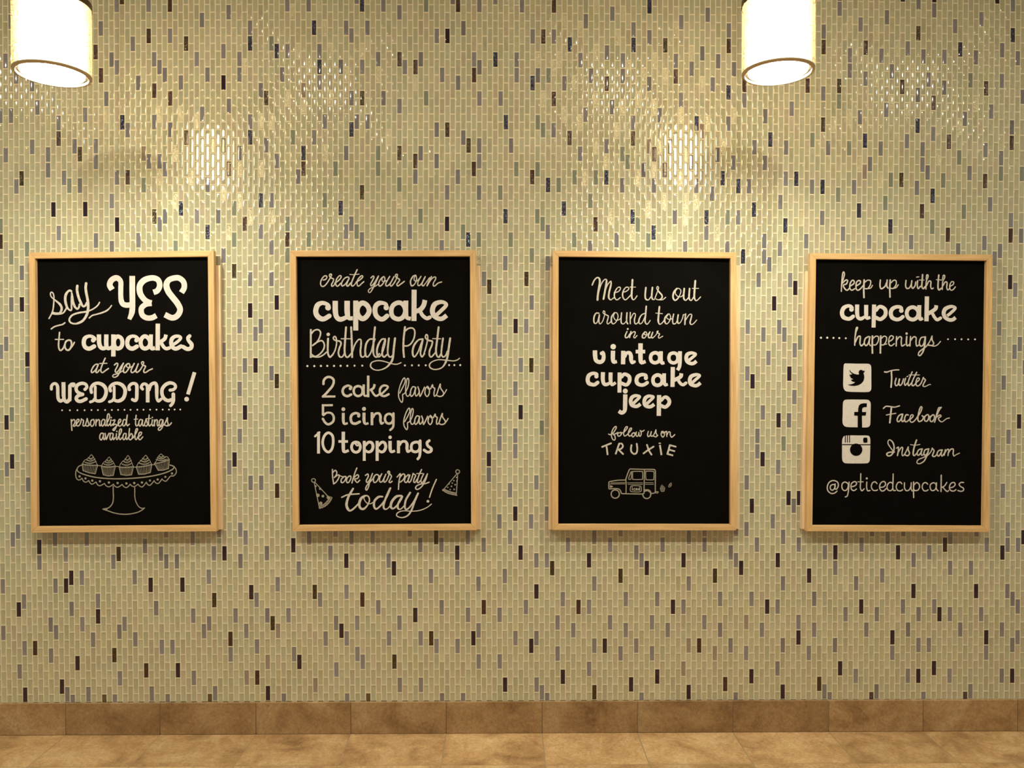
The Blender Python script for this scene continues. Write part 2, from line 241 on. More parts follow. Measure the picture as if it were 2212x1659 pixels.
def cell_to_wall(u, v):
    """column u, half-row v of the mosaic -> (x, z) on the wall; includes how unevenly the sheets were laid"""
    d = HH[6]*u+HH[7]*v+1
    X = (HH[0]*u+HH[1]*v+HH[2])/d; Y = (HH[3]*u+HH[4]*v+HH[5])/d
    xn = np.clip((X-1106)/1106, -1.03, 1.03); yn = np.clip((Y-830)/830, -1.03, .86)
    k = 0; dx = 0; dy = 0
    for i in range(DEG+1):
        for j in range(DEG+1-i):
            t = xn**i*yn**j; dx = dx+PX[k]*t; dy = dy+PY[k]*t; k += 1
    return at_np(X+dx, Y+dy, 0.0)
CELL = {}
for t, s in G['cells'].items():
    for q in s.split():
        a, b = q.split(','); CELL[(int(a), int(b))] = t
U0, U1, V0, V1 = -110, 131, -93, 14
ZB = at(1106, 1516.5, -0.010).z            # top of the baseboard
ZC = 2.75
GX, GY = 0.098, 0.036                       # half grout joint as a share of the column pitch / tile pitch
us, vs, kinds = [], [], []
for u in range(U0, U1+1):
    for v in range(V0, V1+1):
        if (u+v) % 2 == 0: us.append(u); vs.append(v); kinds.append(CELL.get((u, v), 'p'))
us = np.array(us, float); vs = np.array(vs, float); kinds = np.array(kinds); N = len(us)
def corners(iu, iv):
    out = []
    for su, sv in ((-1, 1), (1, 1), (1, -1), (-1, -1)):      # v grows downwards
        out.append(cell_to_wall(us+su*iu, vs+sv*iv))
    return np.array(out)                                     # 4,2,N
cell = corners(.5, 1.0); tile = corners(.5-GX, 1.0-2*GY)
keep = (cell[0, 1] < ZC) & (cell[2, 1] > ZB+.004)
us, vs, kinds = us[keep], vs[keep], kinds[keep]; cell = cell[:, :, keep]; tile = tile[:, :, keep]; N = len(us)
cut = (tile[0, 1] < ZB) | (tile[2, 1] > ZC)
for A in (cell, tile): A[:, 1] = np.clip(A[:, 1], ZB-(.001 if A is cell else 0), ZC)
def fast_mesh(name, co, quads, mats, mat_idx=None, tint=None, smooth=True):
    me = bpy.data.meshes.new(name); nq = len(quads)
    me.vertices.add(len(co)); me.vertices.foreach_set('co', co.astype(np.float32).ravel())
    me.loops.add(nq*4); me.loops.foreach_set('vertex_index', quads.astype(np.int32).ravel())
    me.polygons.add(nq); me.polygons.foreach_set('loop_start', np.arange(0, nq*4, 4, dtype=np.int32))
    for m in mats: me.materials.append(m)
    me.update(calc_edges=True)
    if mat_idx is not None: me.polygons.foreach_set('material_index', mat_idx.astype(np.int32))
    me.polygons.foreach_set('use_smooth', [smooth]*nq)
    if tint is not None:
        a = me.attributes.new('tint', 'FLOAT_COLOR', 'POINT'); a.data.foreach_set('color', tint.astype(np.float32).ravel())
    me.validate(); me.update()
    return me
# grout: a frame of four quads round every tile
co = np.zeros((N, 8, 3)); co[:, :4, 0] = cell[:, 0].T; co[:, :4, 2] = cell[:, 1].T; co[:, 4:, 0] = tile[:, 0].T; co[:, 4:, 2] = tile[:, 1].T
q = np.array([[0, 1, 5, 4], [1, 2, 6, 5], [2, 3, 7, 6], [3, 0, 4, 7]])
quads = (q[None]+np.arange(N)[:, None, None]*8).reshape(-1, 4)
wall = bpy.data.objects.new('wall_back', fast_mesh('wall_back', co.reshape(-1, 3), quads, [M_grout], smooth=False)); C.objects.link(wall)
wall['kind'] = 'structure'; wall['label'] = 'wall of small upright glass mosaic tiles in pale green with cream grout'
XL, XR = float(cell[:, 0].min()), float(cell[:, 0].max())
bm = bmesh.new(); box(bm, XL, XR, .003, .10, 0, ZC)
bm_obj('wall_core', bm, M_grout, wall)
# tiles: sunk dish of three rings and a flat face
RING = [(0.0, 0.0, -.0002), (.0010, .0009, .0004), (.0022, .0021, .00072), (.0037, .0036, .00085)]
def dish(c):            # c: (4,2,N) -> co (N,16,3)
    n = c.shape[2]; co = np.zeros((n, 16, 3))
    sx = np.array([1, -1, -1, 1]); sz = np.array([1, 1, -1, -1])
    for r, (ix, ins, dep) in enumerate(RING):
        co[:, r*4:r*4+4, 0] = c[:, 0].T+sx*ix; co[:, r*4:r*4+4, 2] = c[:, 1].T+sz*ins
        co[:, r*4:r*4+4, 1] = dep
    return co
DQ = [[15, 14, 13, 12][::-1]]
for r in range(3):
    for k in range(4):
        a, b = r*4+k, r*4+(k+1) % 4; DQ.append([a, b, b+4, a+4])
DQ = np.array(DQ)
is_part = np.isin(kinds, list('drknb')) & ~cut
SM = ~is_part
n = SM.sum(); co = dish(tile[:, :, SM])
# every tile was pressed in at a slightly different tilt
tx = rng.normal(0, .0016, n); tz = rng.normal(0, .0016, n)
cxm = tile[:, 0][:, SM].mean(0); czm = tile[:, 1][:, SM].mean(0)
co[:, 4:, 1] += (co[:, 4:, 0]-cxm[:, None])*tx[:, None]+(co[:, 4:, 2]-czm[:, None])*tz[:, None]
pal = np.array([(.43, .42, .32), (.455, .435, .345), (.44, .41, .335), (.45, .40, .33), (.415, .415, .335), (.445, .425, .305)])
pr = np.array([.27, .22, .17, .14, .10, .10])
tint = pal[rng.choice(6, n, p=pr)]*rng.normal(1, .05, n)[:, None]
kk = kinds[SM]
grey = np.isin(kk, ['g']); tint[grey] = np.array((.185, .18, .235))*rng.normal(1, .09, grey.sum())[:, None]
mau = np.isin(kk, ['m']); tint[mau] = (.27, .21, .20)
gl_ = kk == 't'; tint[gl_] = np.array((.50, .45, .33))
for c_, rgb in (('d', (.032, .012, .03)), ('r', (.07, .025, .02)), ('k', (.07, .045, .02)), ('n', (.03, .02, .06)), ('b', (.2, .225, .205))): tint[kk == c_] = rgb
far = (us[SM] < -88) | (us[SM] > 109) | (vs[SM] < -82)
rr = rng.random(n); tint[far & (rr < .055)] = (.215, .195, .19); tint[far & (rr > .975)] = (.032, .014, .028)
tint4 = np.ones((n, 16, 4)); tint4[:, :, :3] = tint[:, None, :]
quads = (DQ[None]+np.arange(n)[:, None, None]*16).reshape(-1, 4)
mi = np.repeat(gl_.astype(int), len(DQ))
st = bpy.data.objects.new('mosaic_tiles', fast_mesh('mosaic_tiles', co.reshape(-1, 3), quads, [M_tile, M_tglit], mi, tint4.reshape(-1, 4)))
C.objects.link(st); st.parent = wall; st['kind'] = 'stuff'; st['label'] = 'pale green, beige and grey glass mosaic tiles'
# the dark and teal tiles one by one
TM = {'d': (M_d, 'dark purple glass tile'), 'r': (M_r, 'maroon glass tile'), 'k': (M_k, 'bronze glitter tile'), 'n': (M_n, 'midnight blue glitter tile'), 'b': (M_b, 'teal grey glass tile')}
hw = float(np.median(tile[1, 0]-tile[0, 0]))/2; hh = float(np.median(tile[2, 1]-tile[0, 1]))/2
base = np.array([[[-hw], [-hh]], [[hw], [-hh]], [[hw], [hh]], [[-hw], [hh]]]).reshape(4, 2, 1)
for i in np.where(is_part)[0]:
    m, lab = TM[kinds[i]]
    key = 'tile_'+kinds[i]
    me = bpy.data.meshes.get(key) or fast_mesh(key, dish(base).reshape(-1, 3), DQ, [m])
    o = bpy.data.objects.new('glass_tile', me); C.objects.link(o); o.parent = wall
    o.location = (float(tile[:, 0, i].mean()), 0, float(tile[:, 1, i].mean()))
    o.rotation_euler = (random.gauss(0, .003), 0, 0); o['label'] = lab
# ------------------------------------------------ baseboard and floor
JX = [at(x, 1586, -.010).x for x in (142, 346, 553, 758, 964, 1171, 1377, 1583, 1790, 1994, 2198)]
pitch = (JX[-1]-JX[0])/10
jx = [JX[0]-pitch*k for k in range(5, 0, -1)]+JX+[JX[-1]+pitch*k for k in range(1, 6)]
bb = mesh_obj('baseboard_back', [], [], None)
bm = bmesh.new(); box(bm, jx[0], jx[-1], -.0075, .003, .002, ZB-.0008); bm.to_mesh(bb.data); bm.free(); bb.data.materials.append(M_fgrout)
bb['kind'] = 'structure'; bb['label'] = 'brown stone tile baseboard along the mosaic wall'
for a, b in zip(jx[:-1], jx[1:]):
    bm = bmesh.new(); box(bm, -(b-a)/2+.0014, (b-a)/2-.0014, -.010, -.001, .0002, ZB, .0008)
    bm_obj('baseboard_tile', bm, M_base_shaded, bb, loc=((a+b)/2, 0, 0))
floor = mesh_obj('floor', [], [], None)
YF = -4.6
bm = bmesh.new(); box(bm, jx[0], jx[-1], YF, .10, -.06, -.0009); bm.to_mesh(floor.data); bm.free(); floor.data.materials.append(M_fgrout)
floor['kind'] = 'structure'; floor['label'] = 'floor of square beige brown stone tiles'
dv = Vector((at(1106, 1652, -.2)-cam.location)); t0 = -HC/dv.z; y1 = -DIST+dv.y*t0
rows = [-.0086, y1]
while rows[-1] > YF+pitch: rows.append(rows[-1]-pitch)
fm = {}
for r in range(len(rows)-1):
    ya, yb = rows[r], rows[r+1]
    for a, b in zip(jx[:-1], jx[1:]):
        key = ('f', r == 0, round(b-a, 3))
        if key not in fm:
            bm = bmesh.new(); w2 = (b-a)/2-.0016; d2 = (ya-yb)/2-.0016
            box(bm, -w2, w2, -d2, d2, -.012, 0, .0010); me = bpy.data.meshes.new('floor_tile'); bm.to_mesh(me); bm.free(); me.materials.append(M_floor); fm[key] = me
        o = bpy.data.objects.new('floor_tile', fm[key]); C.objects.link(o); o.parent = floor; o.location = ((a+b)/2, (ya+yb)/2, random.uniform(-.0004, 0))
bm = bmesh.new(); box(bm, jx[0], jx[-1], YF, .10, ZC, ZC+.08)
ceil = bm_obj('ceiling', bm, M_white); ceil['kind'] = 'structure'; ceil['label'] = 'plain painted ceiling above the mosaic wall'
# ------------------------------------------------ chalkboards
def crom(P,closed,straight,n=6):
    # P: list of (x,y,w)
    if len(P)<3 or straight:
        Q=list(P)
        if closed: Q.append(P[0])
        return Q
    L=len(P);out=[]
    rng=range(L if closed else L-1)
    for i in rng:
        p1=P[i];p2=P[(i+1)%L]
        p0=P[i-1] if (closed or i>0) else tuple(2*a-b for a,b in zip(p1,p2))
        p3=P[(i+2)%L] if (closed or i<L-2) else tuple(2*b-a for a,b in zip(p1,p2))
        for k in range(n):
            t=k/n
            out.append(tuple(0.5*((2*b)+(-a+c)*t+(2*a-5*b+4*c-d)*t*t+(-a+3*b-3*c+d)*t**3) if j<2 else b+(c-b)*t for j,(a,b,c,d) in enumerate(zip(p0,p1,p2,p3))))
    out.append(P[0] if closed else P[-1])
    return out
def cup(v):
    xl,yl,xr,yr,bl,yb,br,ybr,px,py=v;W=abs(xr-xl);H=abs(yb-yl);w=W*.05+2
    S=[]
    mx=(xl+xr)/2
    S.append(('',w,[(xl,yl),(bl,yb),((bl+br)/2,(yb+ybr)/2+H*.1),(br,ybr),(xr,yr)],'l'))
    n=9
    z=[(xl+(xr-xl)*i/(2*n),yl+(yr-yl)*i/(2*n)+(H*.09 if i%2 else -H*.02)+math.sin(math.pi*i/(2*n))*H*.08) for i in range(2*n+1)]
    S.append(('',w*.75,z,'l'))
    for i in range(1,n):
        t=i/n
        S.append(('',w*.5,[(xl+(xr-xl)*t,yl+(yr-yl)*t+H*.08),(bl+(br-bl)*t,yb+(ybr-yb)*t+math.sin(math.pi*t)*H*.1)],'l'))
    h=(yl+yr)/2-py
    S.append(('',w*.7,[(xl+W*.02,yl),(xl+W*.14,yl-h*.35),(px-W*.2,py+h*.35),(px-W*.02,py),(px+W*.06,py+h*.06),(px+W*.18,py+h*.35),(xr-W*.12,yr-h*.35),(xr-W*.02,yr)],''))
    for f,a in ((.25,.78),(.5,.6),(.72,.36)):
        cy=yl*(1-.5)+yr*.5-h*f
        cx=mx*(1-f)+px*f
        S.append(('',w*.6,[(cx-W*.5*a,cy-h*.02),(cx,cy+h*.1),(cx+W*.5*a,cy-h*.08)],''))
        S.append(('',w*.5,[(cx-W*.42*a,cy+h*.07),(cx,cy+h*.19),(cx+W*.4*a,cy+h*.03)],''))
    return S
def parse(TR):
    """yields (board,label,kind,[ (black,kind,pts) ]) in photograph pixels; kind 'poly' closed outline list, 'stroke' (pts with width, butt, closed)"""
    out=[];cur=None
    for ln in TR.strip().splitlines():
        if ln.startswith('#'):
            b,l,k=ln[1:].split('|');cur=[int(b),l,k,[]];out.append(cur);hdr=True;T=None;continue
        tk=ln.split()
        if hdr:
            ox,oy,s,dw=map(float,tk);hdr=False;continue
        if tk[0]=='T': T=list(map(float,tk[1:]));continue
        def m(x,y):
            if T: x=T[4]+(x-T[0])*T[2];y=T[5]+(y-T[1])*T[3]
            return ox+x/s,oy+y/s
        if tk[0]=='K':
            for fl,w,pts,mode in cup(list(map(float,tk[1:]))):
                P=[(*m(x,y),w/s) for x,y in pts]
                cur[3].append((False,'stroke',crom(P,False,mode=='l'),False,False))
            continue
        fl='';w=dw;P=[];nums=[]
        i=0
        while i<len(tk):
            t=tk[i]
            if t[0].isalpha() and t[0]!='w': fl+=t
            elif t[0]=='w': w=float(t[1:])
            elif t[0]=='@': w=float(t[1:])
            elif 'd' in fl: nums.append(float(t))
            else:
                P.append((*m(float(t),float(tk[i+1])),w/s));i+=1
            i+=1
        blk='k' in fl
        if 'd' in fl:
            for j in range(0,len(nums),3):
                x,y=m(nums[j],nums[j+1]);r=nums[j+2]/s
                cur[3].append((blk,'poly',[(x+r*math.cos(a*math.pi/12),y+r*math.sin(a*math.pi/12)) for a in range(24)]))
        elif 'f' in fl:
            Q=crom(P,True,'l' in fl)
            cur[3].append((blk,'poly',[(q[0],q[1]) for q in Q[:-1]]))
        else:
            cur[3].append((blk,'stroke',crom(P,'c' in fl,'l' in fl),'b' in fl,'c' in fl))
    return out

# board|label|kind ; ox oy scale width ; strokes: optional letter flags b=butt ends, l=straight segments, c=closed, f=filled, k=board-black, d=dots(x y r ...), @N sets width from that point on, wN default width of this stroke
TR=r'''
#1|say in slanted white script with underline dashes|lettering
100 600 14.747 70
w52 90 1295 150 1190 200 1080 225 950 240 800 245 680 @45 240 560 205 478 165 460 135 500 150 590 225 670 @60 330 750 @85 440 850 492 960 470 1070 @60 420 1125 310 1130 190 1105
w55 190 1140 300 1160 450 1150 550 1110 620 1010 650 950
@75 800 430 750 405 690 440 @95 630 530 605 650 620 800 @80 670 950 @60 720 1010 770 1040 805 1010 805 900 805 700 810 600 @45 812 480
@60 812 490 @85 830 620 850 760 900 900 @70 950 970 995 990 1040 940 1060 850
w92 990 260 980 380 1005 530 1055 690 1110 810 @75 1155 895 1200 912 1250 880 1290 800
w95 1270 180 1255 330 1280 500 1315 680 1335 850 1330 1020 1290 1180 @85 1190 1340 1070 1425 @60 920 1465 800 1440 @65 738 1370 750 1285 820 1200 920 1150 1070 1110 1250 1085 @50 1400 1040 1540 965 1640 880 1700 785
w50 1370 1280 1470 1200 1620 1160 @60 1800 1105 1930 1045 @45 2020 965 2080 885
w52 160 1630 260 1560 400 1515 510 1490 595 1435
#1|YES in large curled white capitals|lettering
50 530 5.144 62
b 990 492 962 440 985 385 1040 362 @54 1083 400 1085 480 1085 560 @58 1092 620 1115 655 1160 665 1215 655
b 1213 340 1213 500 1215 640 1210 740 @44 1180 822
b w60 1448 522 1490 505 1518 450 1500 385 1435 362 @65 1350 385 1298 445 1300 530 @60 1345 600 1390 630 1428 640
b w58 1428 645 1365 655 1315 700 1322 770 1370 805 1430 805 1480 780
b w60 1760 525 1790 470 1782 405 1735 365 1685 362 1620 385 @66 1592 440 1612 510 1660 575 1715 645 @62 1745 715 1715 780 1655 805 1575 770
#1|to in white script|lettering
50 530 5.144 22
@20 405 968 399 1040 394 1110 402 1155 418 1167 445 1145 470 1085
w14 358 1045 450 1045
505 1052 475 1070 464 1120 482 1160 515 1158 538 1110 532 1062 505 1052
w18 515 1158 550 1115 570 1078
#1|cupcakes in bold white rounded letters|lettering
50 530 5.144 48
w38 775 1058 795 1040 @36 770 1015 725 1010 @46 685 1035 674 1085 690 1130 735 1148 790 1122
d 778 1055 24
b 843 990 845 1080 860 1128 @42 895 1146 935 1125
b 925 990 925 1110 @38 945 1146 990 1130
bl 1003 990 1003 1235
c w44 1050 1012 1018 1040 1010 1080 1020 1125 1052 1147 1090 1128 1103 1080 1090 1032
w38 1262 1058 1275 1040 @36 1250 1015 1208 1010 @46 1170 1035 1157 1085 1172 1130 1215 1148 1264 1124
d 1260 1055 24
c w44 1352 1010 1318 1035 1306 1080 1320 1128 1355 1147 1395 1128 1412 1080 1392 1032
b w42 1422 990 1420 1100 1430 1145 1465 1140
bl 1497 870 1495 1167
b w40 1588 992 1572 1040 1510 1082
w38 1530 1075 1560 1125 1590 1148 1625 1140
w34 1672 1100 1710 1075 1750 1035 1735 1012 @38 1690 1012 @44 1655 1038 1645 1085 1660 1130 1700 1148 1755 1122
w40 1850 1008 1832 1030 1842 1062 @44 1872 1100 1865 1140 1825 1152 1778 1128
#1|at your in white script|lettering
180 770 13.825 46
445 235 380 235 310 290 250 400 240 460 265 480 320 450 390 370 440 270
430 280 400 370 375 450 395 482 430 470 480 405
655 50 610 150 560 270 525 380 532 455 580 480 650 430 750 360
w36 490 210 705 205
930 255 990 205 1030 220 1018 290 962 400 960 460 1000 475 1060 410 1130 300 1200 200
1195 205 1130 370 1070 500 1020 580 @38 940 622 880 600 900 550 980 525 1080 490 1170 435 1210 425
1350 210 1290 240 1220 330 1195 430 1225 480 1280 465 1350 370 1390 280 1375 225 @36 1330 215 1295 260 1310 320 1380 335 1450 300
1520 210 1470 310 1425 420 1450 480 1510 460 1570 390 1640 220
1640 225 1600 330 1570 430 1600 475 1660 440 1720 370 @40 1790 240 1805 180 1775 155 1740 185 1755 240 1800 268 @46 1858 290 1840 350 1805 420 1820 475 1880 470 1960 415 2065 368
#1|WEDDING in curled white capitals with exclamation mark|lettering
90 780 6.144 46
w38 130 372 132 330 158 302 190 302 @44 212 340 215 440 222 500 250 530 290 510
b w52 290 280 292 470
w46 292 460 305 520 340 540 370 505
w46 374 515 375 330
w38 372 345 392 308 430 305 418 330
w40 578 375 600 345 585 308 @44 535 295 480 315 458 360 472 405 515 432 545 440
545 442 485 460 460 495 482 528 525 532 590 502
d 575 375 21
w42 662 415 655 360 690 310 750 293 @48 815 318 852 370 855 430 832 490 795 522 @42 745 530 700 510
w36 648 542 685 528 708 495
w36 712 342 712 500
w42 914 395 907 350 942 310 1003 293 @48 1068 318 1105 370 1107 430 1085 490 1045 522 @42 1000 530 953 510
w36 900 540 938 525 960 490
w36 963 342 963 495
w40 1160 375 1162 335 1195 302 1235 298 @46 1262 325 1264 420 1260 500 @40 1240 525 1205 510
d 1168 378 20
w38 1340 372 1322 345 1345 308 1380 305 @46 1408 335
b w48 1408 325 1408 548
w44 1425 380 1450 315 1500 292 @46 1525 325 1528 420 @38 1530 490 1550 530 1585 505
d 1335 365 20
w40 1705 385 1750 378 1778 340 1755 302 @46 1700 290 1640 318 1600 375 1600 445 1630 500 1680 525 1725 512
d 1708 386 20
w48 1748 440 1748 520 @40 1735 565 1712 590
bl w48 2030 148 1942 442
d 1925 505 31
#1|row of small white dots under WEDDING|dotted_line
90 780 6.144 20
d 272 653 11 375 653 11 475 652 11 570 652 11 662 650 11 747 650 11 843 649 11 932 649 11 1015 648 11 1100 647 11 1180 647 11 1270 646 11 1352 646 11 1440 645 11 1525 645 11 1607 644 11 1690 644 11 1765 643 11 1840 643 11
#1|personalized tastings available in small white script|lettering
140 890 9.217 27
128 150 134 250 142 365
138 185 170 152 198 165 198 220 170 272 200 280 240 235
240 225 280 180 280 148 250 150 230 200 235 262 270 277 310 230 332 135
332 150 372 165 368 220 362 268 390 277 415 245 448 130
448 140 462 190 482 245 460 280 425 272
565 152 530 165 512 220 527 278 560 275 588 215 580 155 562 150
w22 470 275 505 250
625 150 618 275
625 205 660 155 690 165 690 230 700 275 735 240
800 160 765 148 735 185 730 250 755 280 790 230 803 160 800 240 815 275 845 230
840 220 890 110 885 45 860 42 845 100 840 230 860 275 890 240
920 150 905 240 920 275 950 240
d 925 110 15
952 168 1000 160 960 262 1000 242 1032 260 1020 310 985 365 958 352 1000 310 1060 255
1060 240 1110 190 1112 148 1085 150 1065 210 1075 272 1110 277 1150 230
1215 160 1180 150 1157 200 1157 262 1185 277 1220 210 1245 60
1245 65 1230 200 1245 272 1285 242
1422 65 1410 180 1415 260 1440 277 1470 235
w18 1380 146 1455 140
1545 160 1505 150 1475 200 1482 265 1505 277 1535 220 1550 160 1545 240 1565 277 1590 235 1622 135
1622 145 1635 195 1650 242 1625 280 1595 268
1680 60 1670 180 1670 250 1690 278 1720 245
w18 1640 132 1720 128
1745 155 1735 240 1755 277 1780 240
d 1745 107 14
1785 155 1785 275
1787 205 1820 155 1845 170 1840 240 1855 277 1880 245
1950 160 1910 150 1882 200 1887 262 1915 265 1940 210 1955 160 1955 250 1940 310 1895 362 1862 348 1880 310 1960 265 1990 235 2045 115
2045 120 2045 190 2060 242 2040 277 1995 262
2025 274 2080 265 2125 215
770 430 730 422 700 470 700 530 730 555 760 500 775 430 770 500 787 550 812 500 805 425
815 490 830 545 855 480 880 428 900 425
960 430 920 422 900 480 905 540 930 552 955 490 965 430 960 510 975 550 1000 510
1030 430 1025 510 1040 550 1068 510
d 1038 385 14
1065 500 1120 410 1130 345 1105 342 1085 400 1085 510 1105 550 1140 510
1220 430 1185 428 1160 480 1162 537 1185 550 1215 500 1225 430 1220 510 1240 547 1270 500
1290 330 1280 430 1280 530 1310 552 1345 510 1345 450 1320 432 1290 480
w20 1320 548 1370 510
1370 500 1430 400 1452 340 1425 337 1405 400 1400 510 1420 550 1455 510
1450 500 1510 460 1530 410 1500 402 1475 440 1470 520 1500 552 1555 495
#1|white line drawing of a scalloped cake stand with five cupcakes|drawing
150 960 8.848 20
w18 240 395 190 412 155 450 150 495 190 535 @22 300 580 480 625 700 650 900 657 1150 650 1400 630 1600 600 1800 552 1950 490 2000 440 1980 412 1925 395
w14 545 405 610 407
w14 885 420 945 425
w14 1225 435 1275 435
w14 1580 392 1620 385
w18 148 460 125 520 122 600 145 660 190 680 240 650
w18 240 645 270 700 315 722 370 690
w18 370 690 400 740 440 758 510 718
w18 510 722 545 775 590 788 672 745
w18 668 745 710 795 765 808 845 760
w18 838 762 880 805 930 817 1010 765
w18 1010 768 1050 812 1100 822 1165 760
w18 1160 762 1200 797 1250 802 1312 760
w18 1310 762 1350 800 1400 808 1472 722
w18 1470 730 1505 772 1550 775 1622 692
w18 1620 700 1660 740 1710 738 1772 658
w18 1770 662 1800 690 1850 700 1915 622
w18 1910 628 1940 603 1990 602 2035 555 2045 510 2030 460 2000 422
d 195 610 22 308 650 21 438 690 22 585 705 21 755 728 22 922 738 22 1090 745 22 1240 738 22 1387 728 21 1540 690 20 1688 670 21 1835 620 20 1962 555 22
w20 838 800 838 900 842 1000 832 1100 800 1165 740 1215 640 1235
w20 650 1240 740 1270 860 1310 1000 1333 1150 1330 1300 1298 1390 1252 1435 1215
w18 1435 1217 1380 1220 1320 1180 1270 1090 1252 1000 1250 900 1250 815
w16 650 1237 720 1243
K 245 372 540 392 262 500 495 560 420 200
K 610 410 880 410 648 580 840 592 760 245
K 952 425 1225 415 985 575 1190 580 1120 215
K 1278 425 1575 375 1325 570 1550 535 1460 210
K 1625 360 1910 285 1700 495 1895 460 1755 185
#2|create your own in white script|lettering
680 580 7.628 23
140 190 180 178 200 140 182 120 145 135 108 190 95 245 110 288 150 292 195 250 240 180 275 115 268 92 245 100 245 130 275 158 310 175 302 215 280 255 278 287 300 290 335 255
330 240 390 200 432 150 430 120 400 125 358 180 345 240 357 285 385 287 430 240
560 145 530 142 488 165 450 220 440 270 460 288 510 250 565 165
w26 565 165 535 230 525 278 550 287 590 240
w26 698 20 660 100 622 190 602 250 612 285 @20 640 282 680 235
w16 578 98 650 102 730 92
680 225 740 190 788 145 785 122 760 125 712 180 697 240 707 285 735 284 770 250 808 218
925 155 960 125 975 145 950 200 920 260 935 285 980 240 1050 125
w26 1045 135 1000 240 960 320 @18 920 388 890 392 885 360 920 325 1000 290 1050 255
1130 135 1090 170 1057 230 1057 280 1085 287 1130 240 1155 180 1140 135 @18 1112 160 1110 205 1140 215 1180 200
1235 130 1200 190 1170 250 1177 287 1215 275 1260 220 1305 135
1305 135 1270 200 1242 265 1260 290 1300 250 1340 180 1362 110 1350 95 1330 108 1338 142 @24 1395 180 1385 215 1352 260 1370 287 1410 262 1475 213
w27 1660 112 1620 130 1580 200 1582 260 1605 287 @20 1650 250 1677 180 1665 115 1640 150 1640 195 1680 207 1720 170
1750 130 1720 180 1697 240 1705 280 1740 270 1790 200 1820 135
1820 135 1785 200 1767 260 1785 287 @18 1820 250 1870 180 1890 150
w26 1922 135 1880 210 1850 285
w22 1860 270 1910 190 1960 145 1992 145 1987 185 1957 235 1952 280 1978 287 2030 242 2090 222
#2|cupcake in bold white rounded letters|lettering
640 570 5.821 62
@48 400 555 405 525 370 500 @52 320 492 @64 268 520 245 590 258 645 300 685 @58 350 692 415 655
d 400 550 36
b w66 490 465 492 600 @60 510 670 560 698 @50 645 665
b w68 640 465 641 610 @50 660 680 712 684
bl w62 748 462 748 838
c w62 833 492 785 525 765 590 785 655 833 690 885 660 918 590 890 522
w46 1135 548 1128 510 1090 492 @60 1040 495 1000 530 990 590 1005 650 @58 1050 690 1095 692 1142 655
d 1132 550 34
c w56 1288 487 1220 520 1195 590 1215 665 1285 695 1345 665 1372 590 1345 515
b w60 1378 462 1378 610 @48 1392 675 1440 690
bl w62 1482 325 1480 718
b w58 1618 455 1602 520 1560 575 1495 600
w46 1560 600 1590 650 1640 685 1680 672
b w46 1760 645 1820 590 1885 520 @44 1855 485 @52 1800 482 @62 1740 510 1712 580 1728 645 @56 1780 685 1835 688 1892 648
#2|Birthday Party in tall thin white script|lettering
640 570 5.821 24
b w27 183 820 182 1182
w22 190 880 225 838 275 828 305 860 295 920 258 985 206 1026
w22 206 1026 262 985 322 966 352 1010 345 1070 300 1130 240 1165 195 1140
w20 200 1165 280 1172 340 1145 380 1110
w30 400 942 @26 396 1050 400 1130 425 1172 @20 462 1135
d 402 887 22
w20 455 1150 490 1080 507 1000 502 935 485 912 466 932 485 960 @24 550 975 562 1010 542 1060 530 1120 545 1165 @20 580 1168 612 1115
w28 626 798 615 950 608 1090 @24 622 1160 650 1172 690 1130
w15 565 942 680 942
w28 690 797 697 950 703 1172
w20 710 1100 735 1020 780 955 812 955 @25 815 1010 807 1100 815 1160 @18 845 1170 875 1130
w22 965 945 920 950 @28 882 1000 867 1080 872 1150 @20 900 1168 940 1110 965 1020 990 945
w28 990 797 975 950 967 1080 @22 978 1150 1010 1172 1045 1130
w22 1118 945 1075 950 @28 1035 1010 1015 1080 1020 1150 @20 1045 1167 1080 1120 1110 1030 1122 960
w28 1118 960 1088 1060 @24 1082 1140 1105 1170 1142 1140
w26 1165 937 1152 1050 @22 1152 1130 1175 1170 1210 1155 1228 1100
w30 1242 937 1225 1080 1215 1180 1190 1240 @22 1130 1303 @16 1050 1335 980 1330 @22 935 1290 @16 950 1240 1020 1217 1100 1225 1200 1255 1265 1262 1318 1242
w28 1367 795 1350 950 1347 1080 1355 1170
w22 1375 840 1410 812 1460 808 1490 845 1482 930 1445 1000 1400 1030 1365 1032
w22 1590 945 1540 955 @28 1490 1010 1465 1080 1467 1145 @20 1490 1167 1530 1110 1565 1020 1592 945
w26 1590 955 1570 1060 @22 1562 1130 1582 1168 1612 1130
w20 1600 1150 1630 1050 1652 950 1650 900 1632 892 1625 930 @24 1665 962 1710 975 1702 1030 1677 1090 1675 1150 @20 1700 1170 1745 1120
w28 1790 797 1772 950 1757 1080 @24 1767 1150 1795 1172 1822 1130
w14 1715 940 1815 942
w26 1845 937 1830 1050 @22 1825 1130 1845 1170 1880 1150 1900 1100
w29 1935 937 1917 1060 1905 1150 1880 1235 @18 1830 1305 1750 1328 1690 1310 @20 1675 1270 @15 1710 1230 1790 1205 1890 1212 1980 1220 2030 1205 2052 1187
#2|row of small white dots under Birthday Party|dotted_line
640 570 5.821 20
d 140 1285 13 227 1285 13 310 1283 13 390 1283 13 475 1283 13 558 1282 13 642 1282 13 733 1280 12 830 1280 12 1366 1277 12 1455 1276 12 1540 1276 12 1628 1275 12 1922 1273 12 1988 1273 12 2062 1273 12
#2|2 cake flavors in white lettering|lettering
640 790 5.821 34
w34 342 230 348 180 385 146 432 145 470 180 460 245 410 310 365 360 335 388
bl w30 325 388 492 386
w30 685 290 692 268 665 252 @34 640 252 @36 600 275 583 320 600 365 645 382 690 362
d 680 288 20
c w34 777 256 735 275 722 320 740 365 780 382 822 360 834 315 818 272
